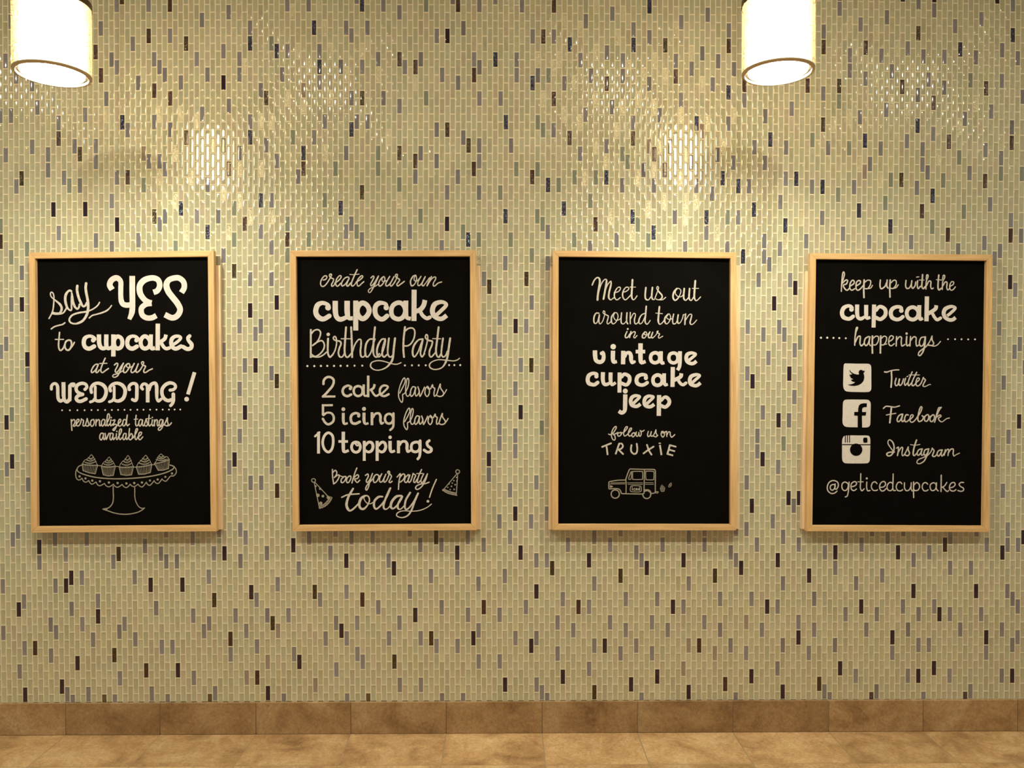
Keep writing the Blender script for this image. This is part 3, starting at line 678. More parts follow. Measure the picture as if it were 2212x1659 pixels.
b w34 848 235 848 335 @28 860 378 895 375
bl w36 905 125 903 396
b w34 985 232 972 278 925 312
w30 945 310 975 358 1005 380 1040 362
w28 1072 355 1110 320 1152 272 1130 250 @32 1090 252 1060 280 1050 325 1065 368 1110 382 1162 358
w15 1300 345 1335 280 1368 205 1365 158 1345 165 1310 240 1287 330 1290 400 1315 450 1332 458 1340 420 1338 365 1365 345 1400 280 1415 210 1412 165 1395 165 1383 220 1375 300 1385 370 1410 382 1440 340
w17 1500 272 1465 265 1440 310 1435 360 1450 385 1480 350 1502 275 1495 340 1510 382 1545 330 1530 265
w17 1530 270 1545 310 1555 385 1590 320 1612 270
w17 1650 260 1625 290 1618 350 1645 387 1672 350 1672 290 1650 260 @14 1660 292 1690 290
w17 1690 290 1713 240 1720 272 1742 288 1732 340 1737 382 1765 362 1785 300 1810 230
w17 1812 232 1815 280 1852 340 1842 375 1800 387 1765 372
w14 1830 382 1865 345 1890 300
#2|5 icing flavors in white lettering|lettering
640 790 5.821 34
bl w30 322 498 460 496
b w34 336 490 336 625
w30 342 622 385 592 445 600 @34 472 650 460 705 405 737 362 712 335 668
b w42 592 593 592 690 @32 605 730 648 722
d 592 547 24 852 543 25
w34 788 635 790 612 765 598 @38 735 598 698 620 685 665 700 715 745 728 798 705
d 785 632 20
b w44 852 590 852 690 @32 868 730 908 722
bl w38 952 585 952 748
w34 968 645 990 608 1035 598 @38 1058 630 1058 690 @30 1070 728 1092 718
c w34 1165 605 1128 625 1115 668 1130 712 1168 728 1205 708 1218 662 1202 620
w34 1222 600 1222 720 @32 1215 775 1182 808
T 1285 155 .925 .88 1350 535
w16 1300 345 1335 280 1368 205 1365 158 1345 165 1310 240 1287 330 1290 400 1315 450 1332 458 1340 420 1338 365 1365 345 1400 280 1415 210 1412 165 1395 165 1383 220 1375 300 1385 370 1410 382 1440 340
w18 1500 272 1465 265 1440 310 1435 360 1450 385 1480 350 1502 275 1495 340 1510 382 1545 330 1530 265
w18 1530 270 1545 310 1555 385 1590 320 1612 270
w18 1650 260 1625 290 1618 350 1645 387 1672 350 1672 290 1650 260 @14 1660 292 1690 290
w18 1690 290 1713 240 1720 272 1742 288 1732 340 1737 382 1765 362 1785 300 1810 230
w18 1812 232 1815 280 1852 340 1842 375 1800 387 1765 372
w15 1830 382 1865 345 1890 300
#2|10 toppings in white lettering|lettering
640 790 5.821 34
w26 237 888 290 838
bl w36 280 832 280 1105
c w32 405 843 355 880 332 962 352 1045 403 1086 447 1048 465 965 455 880
b w42 592 830 592 1035 @34 605 1082 660 1065
bl w32 530 952 650 952
c w34 750 960 712 975 695 1022 712 1070 750 1088 790 1070 806 1022 790 975
w22 792 992 765 1003 740 975
bl w36 855 945 855 1196
w34 868 1000 910 962 @36 952 972 965 1022 945 1070 @32 905 1085 868 1065
bl w38 1017 945 1017 1196
w34 1035 1000 1075 962 @36 1112 972 1125 1022 1105 1070 @32 1070 1085 1035 1065
b w42 1180 945 1180 1035 @32 1195 1082 1242 1068
d 1180 900 22
bl w38 1285 940 1285 1100
w32 1300 995 1325 958 1370 952 @38 1392 985 1392 1040 @30 1402 1080 1430 1068
c w34 1505 960 1460 978 1445 1025 1460 1070 1502 1083 1542 1062 1555 1015 1540 970
w36 1557 945 1557 1070 @32 1550 1140 1528 1172
w34 1672 942 1645 968 1655 1008 @36 1695 1040 1692 1075 @34 1650 1087 1608 1060
#2|Book your party in small white script|lettering
640 990 5.821 18
455 140 457 230 470 322
462 175 490 152 510 175 502 210 478 242
478 242 520 212 542 215 530 255 500 300 470 320
c 590 240 567 265 565 300 590 303 618 268 625 235 608 228
w14 540 215 575 228 600 232
c 655 232 635 258 635 300 658 303 682 265 688 232 672 222
762 122 735 190 700 310
712 258 765 208 785 225 770 252 735 262 750 290 770 303 798 275
870 215 900 197 905 230 880 280 895 303 930 260 958 192
955 200 925 290 908 360 885 400 873 380 890 340 930 295 980 240
c 1005 205 975 235 972 290 990 305 1020 280 1038 235 1030 210
w14 1038 235 1060 215
1075 195 1050 250 1052 295 1080 292 1110 240 1127 200
1127 200 1102 260 1107 300 1135 280 1162 220 1175 175 1160 162 1152 182 1195 218 1187 255 1167 292 1182 305 1205 288
1268 235 1310 195 1292 290 1285 390
1300 245 1340 198 1365 212 1350 262 1308 300
1410 205 1372 240 1362 290 1385 302 1412 260 1428 210
1422 215 1407 270 1417 302 1442 280 1470 190
1472 195 1500 215 1482 260 1477 295 1495 302 1520 262
1575 142 1540 220 1522 290 1535 307 1562 280
w14 1515 192 1588 190
1602 195 1572 260 1572 302 1600 290 1650 195
1650 195 1622 280 1580 352 1530 390 1502 380 1512 348 1570 322 1622 318 1670 300
#2|today in large white brush script with exclamation mark|lettering
640 990 5.821 30
@28 715 382 @32 680 440 650 500 @38 632 580 648 635 @26 678 658 730 625 @18 800 550
w20 572 490 650 458 790 446
w26 862 470 @38 815 505 792 575 @32 808 628 850 635 @20 895 590 920 530 908 482 875 470 @14 850 500 880 555 930 572 985 540
w22 1085 482 @32 1035 485 985 535 978 600 @24 1005 637 1065 590 1130 500 1185 375
w30 1180 380 1130 490 1098 590 @24 1110 637 @16 1150 630 1200 570
w24 1325 470 @36 1260 480 1205 540 1188 605 @24 1215 632 1262 598 1310 530 1335 482
w28 1328 485 1282 570 1278 625 @18 1310 640 1355 600
w28 1432 432 1380 520 1365 600 @22 1378 642 1420 620 1480 540 1530 440
w26 1532 440 1490 540 1450 650 @22 1400 720 @16 1330 745 1265 725 @18 1275 685 @14 1345 660 1450 665 1550 655 1640 620 1700 575
w18 1762 265 1712 380 1675 490
d 1655 540 17
#2|white line drawing of a spotted party hat leaning left|drawing
640 990 5.821 11
c 217 255 237 265 240 285 225 300 205 298 194 282 198 262
l 225 302 290 615
l 235 302 402 482
290 602 345 580 395 530 425 485
292 628 355 605 415 555 450 495
d 245 350 12 300 384 14 272 465 22 335 475 17 402 492 20 308 566 22
c w8 295 610 308 620 298 632 286 622
c w8 325 600 338 612 325 624 312 612
c w8 355 585 368 597 357 610 343 598
c w8 382 565 395 578 383 590 370 578
c w8 403 540 418 552 407 566 393 553
c w8 420 512 437 522 428 538 412 528
c w8 432 486 450 494 442 510 425 502
#2|white line drawing of a spotted party hat leaning right|drawing
640 990 5.821 11
c 2030 144 2050 155 2052 178 2035 191 2012 185 2006 165 2015 149
l 2020 195 1850 395
l 2030 195 2012 462
1868 392 1935 420 2012 438
1850 405 1910 440 2020 466
c w8 1848 388 1860 398 1850 410 1838 400
c w8 1870 402 1884 412 1875 426 1862 414
c w8 1900 415 1913 427 1903 440 1890 428
c w8 1930 425 1943 438 1932 450 1920 438
c w8 1960 433 1973 446 1962 458 1950 446
c w8 1990 438 2004 450 1993 464 1980 451
d 1982 280 9 1962 312 9 1998 332 10 1952 352 10 1905 365 9 1935 393 9 1985 390 10 1920 322 9 2016 240 9 2018 285 8
#3|Meet us out in white script|lettering
1240 580 6.9125 26
@24 272 245 300 180 340 138 @30 375 148 @34 385 200 370 300 355 400 350 468
w18 355 400 400 250 445 175 478 162 @32 485 200 465 320 440 455
w18 447 400 490 265 530 205 552 192 @30 550 250 525 350 517 430 @18 545 468 590 440
w18 600 362 660 345 692 305 682 278 645 292 @24 607 360 605 430 @18 640 468 690 435
w18 725 358 780 340 817 305 802 278 762 292 @24 727 360 730 430 @18 765 468 810 435 850 390
w32 872 170 865 300 860 415 @18 880 465 910 452 940 408
w13 835 278 918 278
w28 1072 287 1062 400 1072 455 @18 1110 468 1150 420
w28 1170 285 1160 400 1167 450 @16 1190 465 1205 450 1240 360 1262 292 1247 268 1235 298 @26 1270 350 1312 400 1308 445 @16 1262 468 1222 455
w16 1275 468 1325 465 1368 430
w30 1535 300 1490 355 1478 430 @24 1505 475 1545 452 @16 1580 395 1595 330 1562 297 1525 312 1512 370 1550 418 1600 420 1640 380
w28 1645 300 1637 400 1642 455 @18 1670 475 1712 430
w28 1725 300 1717 410 1722 455 @18 1750 477 1782 430
w32 1810 185 1800 320 1795 425 @18 1815 478 1845 470 1888 425
w13 1765 297 1860 297
#3|around town in white script|lettering
1240 580 6.9125 24
w20 372 668 330 667 @26 300 720 297 795 @18 320 822 352 790 375 700
w24 378 692 370 780 @16 387 827 425 790 452 710 460 650 442 633 435 665 @20 480 692 512 712 502 760 492 808 @16 510 827 548 795
w26 605 662 562 720 560 800 @16 590 827 632 790 657 720 640 665 605 668 590 720 620 770 670 765 707 735
w22 710 662 702 750 707 812 @16 740 827 782 785
w24 790 662 785 750 787 800 802 825
w20 840 657 838 740 840 825
w16 845 750 888 672 918 690 @22 902 760 907 815 @16 932 827 962 795
w18 1068 668 1012 690 @24 975 750 967 800 @16 987 827 1022 800 1060 715
w26 1078 565 1067 700 1060 790 @16 1085 832 1110 815 1137 775
w30 1275 572 1262 700 1257 785 @18 1277 832 1312 815 1345 775
w13 1220 666 1320 674
w28 1400 688 1357 740 1357 800 @16 1385 827 1422 790 1442 730 1422 680 1390 690 1380 730 1420 762 1475 745
w22 1487 682 1472 760 1480 822 @16 1520 817 1548 755
w24 1555 692 1545 770 1555 818 @15 1590 802 1620 740 1632 690 1648 692
w24 1665 680 1658 750 1655 835
w16 1665 770 1720 690 1757 692 @24 1745 750 1732 810 @16 1752 837 1787 820 1830 770
#3|in our in small white script|lettering
1240 580 6.9125 22
790 942 765 1000 772 1032 802 1025 832 980
d 802 903 14
850 942 830 1030
w18 840 992 880 950 912 948 905 990 890 1018 905 1037 940 1002
w24 1060 947 1027 985 1020 1028 @18 1050 1037 1080 1000 1080 952 1050 952 1050 982 1090 992 1115 968
1132 947 1110 1000 1117 1032 1147 1025 1175 952
1175 952 1155 1010 1170 1037 @15 1207 1008 1237 970 1257 935 1240 940 1240 962 @20 1275 975 1260 1018 @15 1270 1040 1300 1025 1325 1010
#3|vintage in bold white rounded letters|lettering
1240 720 6.9125 60
b w66 312 255 315 340 @60 330 405 385 430 @58 430 405 442 350 @46 438 295 415 280
d 414 300 29
b w64 582 260 580 380 @48 592 430 640 420
d 585 200 41
b w64 735 262 732 462
w46 760 345 785 295 @56 830 295 @60 850 340 852 390 @44 866 438 900 425
b w66 993 150 993 380 @50 1008 438 1068 420
bl w54 920 273 1062 273
c w52 1213 290 1160 312 1142 365 1160 420 1210 440 1262 418 1280 365 1262 312
b w58 1297 268 1297 390 @44 1312 445 1350 438
c w50 1487 294 1435 312 1416 367 1435 420 1485 442 1532 420 1550 367 1532 312
b w58 1582 268 1580 420 @52 1572 500 1545 550
b w44 1712 405 1755 370 1812 318 @42 1790 298 @50 1742 294 @58 1690 318 1675 372 @52 1692 425 1740 450 1785 448 1828 415
#3|cupcake in bold white rounded letters|lettering
1240 720 6.9125 56
w44 338 640 340 610 @50 310 600 270 600 @60 222 630 203 690 220 745 @54 270 765 310 765 352 735
d 334 643 31
b w60 432 580 430 690 @52 448 755 490 762 @42 545 735
b w58 547 585 545 690 @42 560 760 580 765 622 735
bl w58 680 585 678 885
w50 710 650 745 612 @52 785 618 @56 825 650 828 710 @52 800 758 765 768 708 745
w44 1078 660 1075 630 @50 1050 620 1005 618 @58 952 645 932 700 948 750 @52 1000 772 1050 765 1092 737
d 1073 667 31
c w54 1248 622 1195 648 1178 700 1195 755 1245 776 1298 755 1318 700 1298 645
b w56 1345 598 1345 710 @42 1358 770 1400 760
bl w62 1475 503 1470 800
b w56 1602 598 1588 650 1490 702
w46 1555 700 1590 750 1630 768 1670 742
b w44 1765 735 1815 692 1872 638 @42 1850 618 @50 1805 620 @58 1748 645 1727 700 1742 755 @52 1795 780 1840 776 1888 740
#3|lowest bold word in white rounded letters|lettering
1240 720 6.9125 56
b w64 765 912 762 1080 @56 755 1155 712 1187 668 1160
d 765 862 37
b w44 880 1050 925 1008 978 950 @42 945 932 @50 900 935 @56 858 965 845 1020 @52 862 1072 912 1090 950 1085 992 1055
b w44 1085 1055 1128 1012 1182 955 @42 1150 938 @50 1105 940 @56 1063 970 1048 1028 @52 1065 1078 1115 1097 1155 1090 1197 1060
bl w64 1270 922 1265 1232
w46 1305 1000 1340 960 @52 1380 955 @56 1420 1000 1415 1055 @52 1370 1098 1340 1098 1300 1080
#3|follow us on in small white script|lettering
1270 900 8.508 23
380 322 420 330 470 290 510 230 522 190 500 183 460 230 435 300 435 370 460 422 490 430 502 400 492 350 465 325 510 315 545 290
590 297 557 300 545 340 570 360 602 340 620 300 598 287
w18 600 300 650 292
650 300 710 230 727 190 700 188 670 240 655 310 672 355 710 340 742 305
742 305 790 250 802 215 780 213 752 260 742 320 762 358 800 338
850 300 815 310 807 350 830 372 860 340 867 305 842 295
w18 860 308 890 295
890 282 882 330 897 360 922 350 937 300
935 290 942 345 960 360 977 330 977 280 960 257 1000 270 1032 250
1110 270 1095 330 1107 365 1142 345 1165 275
1165 280 1155 330 1167 360 1200 345 1232 290 1250 242
1250 245 1252 300 1270 340 1250 372 1208 358
w18 1250 372 1287 345
1375 275 1345 310 1352 352 1380 375 1405 340 1407 297 1375 270 1352 282 1390 302 1435 272
1445 270 1450 365
1455 335 1480 282 1510 287 1512 330 1532 375 1560 365 1595 330
#3|spaced tilted hand-drawn white capitals|lettering
1270 900 8.508 36
l 262 555 425 490
b 342 545 350 610 362 705
bl 575 495 508 692
w34 575 495 620 497 642 535 630 572 592 597 548 602
l 560 602 645 686
800 525 790 590 802 650 850 685 892 665 907 600 897 500
1085 520 1120 620 1168 698
1205 552 1110 610 1022 675
bl w38 1322 520 1352 706
f 1295 492 1305 480 1325 477 1345 488 1335 498 1312 500
bl w38 1508 515 1458 695
bl w34 1500 522 1625 555
bl w34 1485 605 1600 637
bl w36 1455 683 1565 714
#3|white line drawing of a boxy delivery vehicle with a lettered sign on the door|drawing
1270 900 8.508 20
w20 692 1162 730 1050 765 968 790 962 1000 968 1200 970 1235 990 1240 1050 1238 1200 1238 1395
w20 695 1163 620 1166 540 1170 400 1195 385 1230 385 1318 405 1328
w20 405 1328 500 1322 570 1332 602 1370 620 1412 700 1416
w18 697 1165 702 1250 700 1412
w20 700 1417 850 1420 1000 1420 1030 1405
w20 1038 972 1034 1200 1030 1410
w20 1042 1345 1100 1343 1140 1365 1165 1408 1222 1403 1240 1388
w14 1242 1380 1290 1380 1280 1405 1245 1400
c w22 502 1346 556 1368 577 1422 556 1476 502 1498 448 1476 427 1422 448 1368
w22 1005 1432 1030 1485 1082 1505 1135 1482 1155 1425 1138 1385 1090 1358 1048 1370
c w15 835 1007 985 1007 1003 1022 1003 1135 985 1154 838 1154 822 1138 822 1022
c w15 1080 1003 1190 1005 1212 1025 1210 1140 1195 1160 1085 1160 1065 1140 1062 1020
c w15 795 1010 770 1070 748 1140 775 1155 797 1125 802 1050
l w11 425 1217 680 1212
l w11 405 1238 680 1235
l w11 725 1217 1005 1215
l w11 735 1243 1005 1243
l w11 1052 1214 1202 1215
l w11 1058 1243 1207 1243
f 405 1262 462 1282 412 1308
c w14 810 1270 940 1272 975 1285 980 1350 965 1378 900 1385 810 1380 778 1360 782 1300
l w17 815 1312 815 1350
d 814 1290 9
w15 868 1320 848 1320 840 1340 850 1356 870 1350
w15 885 1337 907 1332 902 1318 887 1322 883 1345 907 1352
l w16 950 1295 948 1354
c w14 935 1322 923 1338 932 1352 946 1342
K 1325 1318 1415 1315 1345 1375 1402 1372 1360 1252
c w9 1480 1285 1505 1292 1532 1262 1530 1218 1500 1240
w9 1490 1260 1525 1270
w9 1498 1245 1532 1248
#4|keep up with the in fading white script|lettering
1760 570 6.144 22
w18 352 365 357 250 370 130 385 108 393 140 378 200 360 250
w20 360 265 408 217 435 222 420 265 378 285 400 332 430 350 462 320
w20 475 292 520 260 520 227 495 220 470 260 465 320 490 350 530 330
w20 552 292 600 260 605 230 580 222 552 250 547 320 567 350 600 335 640 290
w26 655 215 650 330 652 445
w18 662 245 700 217 740 227 735 280 702 327 668 328
w16 700 328 742 320 765 285
w22 870 215 865 290 882 330 928 302 950 255
w22 960 215 955 290 972 322
w24 1000 215 995 330 998 440
w18 1005 255 1050 217 1080 230 1075 285 1040 325 1010 325
w16 1045 325 1080 315 1108 277
w20 1210 220 1205 290 1220 325 1255 318 1280 270 1287 225
w20 1287 230 1282 290 1300 325 1330 290 1340 240
w20 1365 225 1360 290 1372 328 1402 298
w15 1350 176 1380 172
w24 1430 145 1424 230 1420 300 1440 328 1468 300
w12 1385 215 1450 215
w18 1475 335 1478 240 1500 180 1502 150 1485 150 1478 200
w20 1482 290 1512 232 1540 237 1537 300 1550 330 1572 322
w24 1645 150 1636 250 1635 320 1650 345 1678 325
w12 1612 210 1690 215
w18 1692 340 1697 240 1722 185 1722 155 1705 155 1695 200
w20 1697 295 1730 242 1755 250 1750 310 1765 345 1792 325
w17 1790 300 1835 275 1842 242 1812 240 1790 290 1800 345 1835 342 1865 305
#4|cupcake in bold white rounded letters|lettering
1760 570 6.144 52
w40 492 602 495 580 @46 470 562 430 560 @56 382 588 360 650 380 705 @50 430 728 470 725 508 698
d 487 605 30
b w54 562 540 562 650 @48 575 712 615 728 @38 668 700
b w54 682 545 682 670 @38 692 722 738 708
bl w54 787 540 780 845
w44 815 615 850 572 @48 890 572 @52 935 610 935 680 @48 885 730 850 732 812 712
w40 1152 615 1150 585 @46 1125 572 1080 572 @54 1030 598 1008 650 1025 710 @48 1080 738 1130 730 1168 702
d 1148 620 30
c w50 1298 575 1242 598 1220 655 1240 715 1300 740 1355 712 1375 652 1350 598
b w54 1387 548 1385 680 @40 1398 735 1435 722
bl w57 1488 432 1482 762
b w50 1612 550 1598 600 1500 665
w42 1562 660 1590 710 1625 742 1668 720
b w40 1755 690 1800 655 1862 592 @38 1835 568 @46 1790 570 @54 1733 597 1710 650 @48 1728 710 1782 742 1830 740 1868 712
#4|happenings in white script|lettering
1760 570 6.144 22
w20 530 1080 533 980 548 900 568 850 555 845 545 880 535 960
w22 535 1045 570 972 602 962 602 1010 600 1060 620 1087 655 1055
w22 715 965 672 990 657 1050 680 1085 712 1050 732 970
w20 730 975 722 1050 738 1085
bl w26 765 950 762 1080 765 1192
w18 770 992 810 960 845 972 840 1030 810 1073 770 1075
bl w26 875 950 872 1080 870 1190
w18 880 992 920 960 952 977 945 1030 915 1073 880 1075
w16 915 1073 955 1062
w18 985 1032 1030 1002 1042 967 1010 955 985 990 982 1060 1012 1088 1055 1060
w20 1085 965 1080 1090
w20 1087 1012 1120 970 1150 977 1147 1040 1157 1090 1195 1070
w24 1220 965 1215 1040 @20 1225 1087 1255 1070
d 1218 925 16
w20 1270 965 1262 1090
w20 1268 1022 1310 970 1345 982 1342 1040 1352 1090 1382 1075
w20 1460 970 1412 980 1387 1040 1402 1090 1440 1072 1467 970
w24 1467 970 1460 1070 1440 1155 @20 1402 1213 1375 1210 1385 1170 1430 1132 1485 1088 @17 1530 1020 1555 957
w20 1555 960 1557 1010 1577 1050 1560 1082 1508 1080
w16 1510 1075 1580 1092 1630 1072 1667 1030
#4|short row of white dots left of happenings|dotted_line
1760 570 6.144 22
d 82 980 14 165 980 14 248 983 13 325 985 13 411 987 12
#4|short row of white dots right of happenings|dotted_line
1760 570 6.144 22
d 1768 1000 11 1862 1000 12 1947 1000 12 2035 1002 12 2126 1002 12
#4|white rounded square with a black bird shape|logo
1760 770 6.144 20
f 395 97 435 93 570 96 700 97 735 110 749 150 750 300 750 420 738 455 700 472 560 472 430 465 392 440 377 390 378 280 382 140
kfl 460 175 482 205 515 228 560 240 587 238 580 212 588 188 607 177 628 180 640 192 657 182 652 197 668 193 645 222 655 255 656 285 645 325 615 360 575 382 530 391 480 388 435 373 475 370 510 360 535 342 498 332 475 310 512 303 478 285 456 240 475 243 497 234 470 210 460 190
#4|white rounded square with a black letter f|logo
1760 770 6.144 20
f 385 590 420 573 560 572 690 574 725 590 742 630 740 760 737 880 728 920 690 941 560 940 430 936 385 915 368 870 370 760 373 630
kfl 568 946 568 786 522 783 522 737 573 735 575 690 585 650 610 628 650 620 690 622 688 672 660 672 635 680 627 700 627 737 682 737 675 785 625 785 627 946
#4|white rounded square with a black camera outline|logo
1760 770 6.144 20
f 375 1075 400 1052 470 1047 600 1048 700 1050 728 1070 737 1120 735 1250 730 1370 715 1405 680 1418 560 1420 420 1418 380 1402 363 1360 362 1250 363 1120
kl w12 404 1040 404 1138
kl w11 432 1040 432 1138
kl w11 460 1040 460 1138
kf 642 1095 652 1078 690 1078 697 1100 697 1130 688 1143 652 1143 642 1125
kl b w12 362 1169 738 1171
kd 548 1237 82
d 550 1236 68
kd 548 1236 48
#4|first social network name in white brush script|lettering
1760 770 6.144 20
w22 925 205 960 207 @18 1000 192 1060 180 1115 178
w24 1017 200 1020 300 1012 408
1080 290 1065 350 1077 387 1105 370 1122 300
1125 300 1115 355 1130 384 1157 360 1178 297
1205 290 1190 350 1200 382 1232 350
w14 1222 268 1238 262
1292 205 1252 300 1237 360 1250 387 1285 350
1352 210 1307 300 1287 360 1302 390 1345 355
w12 1250 245 1390 246
w18 1345 345 1382 315 1385 290 1360 290 1342 340 1350 385 1380 387 1412 350 1442 278
w20 1437 285 1467 312 1450 350 1435 387 @14 1455 400 1490 388 1510 375 1535 372
#4|second social network name in white brush script|lettering
1760 770 6.144 20
w20 910 690 945 662 1000 665 @18 1060 672 1125 655
w26 1017 672 1007 770 995 878
w16 950 777 1010 765 1075 755
w20 1152 765 1112 790 1092 840 1107 866 1140 840 1167 765
w20 1167 772 1152 840 1167 864 1195 835
w20 1240 777 1212 775 1192 820 1197 862 1225 862 1262 830
w18 1272 830 1302 800 1302 777 1277 780 1262 830 1275 870 1310 865 1350 820
w20 1350 820 1402 740 1422 680 1405 670 1382 730 1367 820 1380 862 1420 850 1442 810 1425 787
c w20 1482 777 1457 810 1460 852 1490 857 1512 815 1507 777
c w20 1562 777 1532 810 1532 855 1560 862 1587 820 1582 780
w14 1435 800 1470 790
w14 1508 800 1545 790
w20 1590 872 1615 790 1652 710 1678 675
w18 1605 810 1640 690 1668 678
w18 1622 802 1660 777 1675 795 1640 822 1660 857 @15 1690 867 1720 847 1750 825 1785 817
#4|third social network name in white brush script|lettering
1760 770 6.144 20
w20 1050 1268 @16 1005 1210 972 1155 977 1115 1005 1110 @22 1040 1150 1052 1210 1042 1270 1010 1312 970 1318 955 1292 990 1272 1055 1268
w20 1087 1217 1110 1205 1107 1260 1097 1315
w18 1105 1275 1147 1210 1167 1217 1157 1280 1165 1317 1195 1292 1240 1200
w20 1240 1205 1240 1240 1257 1285 1235 1317 1200 1308
w24 1350 1110 1320 1200 1305 1285 @18 1320 1317 1352 1285
w12 1270 1170 1330 1178 1395 1168
w20 1415 1227 1377 1242 1357 1290 1375 1312 1402 1285 1427 1227
w18 1422 1240 1410 1290 1425 1312 1452 1285
w20 1502 1227 1462 1242 1447 1290 1465 1312 1495 1280 1512 1225
w20 1512 1230 1490 1310 1450 1387 @16 1390 1423 1355 1410 1372 1370 1430 1345 1500 1310 1545 1255 1557 1215
w20 1557 1218 1582 1250 1570 1290 1562 1320 1590 1327 1625 1295
w20 1682 1240 1642 1252 1622 1295 1640 1322 1665 1297 1692 1240
w18 1687 1250 1677 1300 1690 1322 1717 1285
w18 1732 1237 1717 1312
w18 1724 1282 1757 1235 1777 1242 1767 1315
w20 1770 1282 1802 1235 1832 1227 1840 1252 1835 1290 @14 1847 1322 1872 1305 1920 1283
#4|social media handle in thin white lettering|lettering
1760 920 6.144 18
c 238 778 208 798 208 838 238 852 265 822 268 785
270 770 266 818 275 840 295 832 312 790 300 745 245 725 190 750 165 810 175 862 215 895 260 892 295 865
c 402 745 367 765 359 810 377 850 412 855 438 822 443 772
455 745 452 800 445 870 430 930 405 942
482 805 520 800 552 775 547 745 515 742 485 770 480 815 492 847 522 858 552 838
610 635 608 740 604 820 625 860 655 835
w14 572 742 642 742
690 745 688 820 702 860 732 857
d 690 697 14
825 765 800 742 765 757 750 805 770 850 810 858 832 848
865 815 910 810 938 780 930 745 898 740 868 770 860 820 882 860 915 860 947 830
1040 638 1038 740 1035 815 1045 855 1070 857
1035 770 1010 748 975 765 958 815 975 852 1010 858 1035 830
1155 768 1135 747 1100 757 1080 810 1100 855 1140 862 1165 845
1190 755 1190 820 1212 858 1250 850 1278 800
1280 755 1278 830 1292 863
w20 1312 745 1310 860 1312 950
1315 785 1350 752 1382 772 1390 812 1370 850 1330 858 1312 840
1498 772 1472 752 1437 767 1425 815 1445 857 1480 862 1502 848
c 1575 755 1537 775 1530 820 1552 857 1590 850 1610 812 1605 772
1615 755 1612 830 1637 863
w20 1678 655 1675 870
1752 750 1722 795 1685 817
1702 815 1730 850 1757 870 1775 858
1785 822 1832 812 1862 782 1850 752 1815 757 1790 790 1788 835 1815 862 1850 862 1872 845
1975 752 1940 750 1915 775 1935 805 1970 825 1972 855 1940 868 1900 858
'''
YFACE, YPANEL, YBAT = -.036, -.022, -.016
BO = [
 (((62, 545.5), (461.5, 541), (468, 1148), (67, 1151)), (None, (476, 573, 480, 1144))),
 (((626, 541), (1028, 540.5), (1030.5, 1145.5), (632, 1148)), (None, (1037.5, 574, 1038.5, 1144))),
 (((1194, 541), (1591, 545), (1590.5, 1146), (1193, 1145.5)), ((1188, 576, 1185, 1144), (1599, 573, 1598, 1143))),
 (((1750.5, 546.5), (2145, 550), (2137, 1149.5), (1742, 1148)), ((1740, 586, 1731, 1143), None)),
]
BL = ['pine framed chalkboard at far left reading say YES to cupcakes at your WEDDING',
      'pine framed chalkboard reading create your own cupcake Birthday Party with two party hats',
      'pine framed chalkboard reading Meet us out around town above a drawn delivery vehicle',
      'pine framed chalkboard at far right reading keep up with the cupcake happenings']
W = 0.0195
def stroke_mesh(V, F, P, butt, closed, y, conv):
    """flat ribbon along P (x, y, width in photograph pixels) laid on the panel"""
    pts = []
    for p_ in P:
        q_ = conv(p_[0], p_[1])
        if pts and (q_-pts[-1][0]).length < 1e-5: continue
        pts.append((q_, p_[2]))
    if len(pts) < 2: return
    if closed and (pts[0][0]-pts[-1][0]).length < 1e-4: pts = pts[:-1]
    n = len(pts); px = 1.0/655.0
    b0 = len(V)
    for i in range(n):
        pp = pts[i-1][0] if (i > 0 or closed) else None; nn = pts[(i+1) % n][0] if (i < n-1 or closed) else None
        c_ = pts[i][0]; hwid = pts[i][1]*px/2
        d1 = (c_-pp).normalized() if pp is not None else None; d2 = (nn-c_).normalized() if nn is not None else None
        if d1 is None: d1 = d2
        if d2 is None: d2 = d1
        n1 = Vector((-d1.y, d1.x)); n2 = Vector((-d2.y, d2.x)); m_ = n1+n2
        if m_.length < .3: m_ = n1
        m_.normalize(); k_ = min(1/max(m_.dot(n1), .25), 1.6)
        a_ = c_+m_*hwid*k_; b_ = c_-m_*hwid*k_
        yy = y-2e-6*i; V.append((a_.x, yy, a_.y)); V.append((b_.x, yy, b_.y))
    for i in range(n if closed else n-1):
        a_, b_ = b0+2*i, b0+2*((i+1) % n); F.append((a_, a_+1, b_+1, b_))
    if not butt and not closed:
        for e_ in (0, n-1):
            yy = y-2e-6*e_+3e-6; c_ = pts[e_][0]; r_ = pts[e_][1]*px/2; o_ = pts[1][0] if e_ == 0 else pts[n-2][0]; d_ = (c_-o_).normalized(); an = math.atan2(d_.y, d_.x)
            k0 = len(V)
            for k_ in range(9):
                t_ = an-math.pi/2+math.pi*k_/8; V.append((c_.x+r_*math.cos(t_), yy, c_.y+r_*math.sin(t_)))
            F.append(tuple(range(k0, k0+9)))
SHAPES = parse(TR)
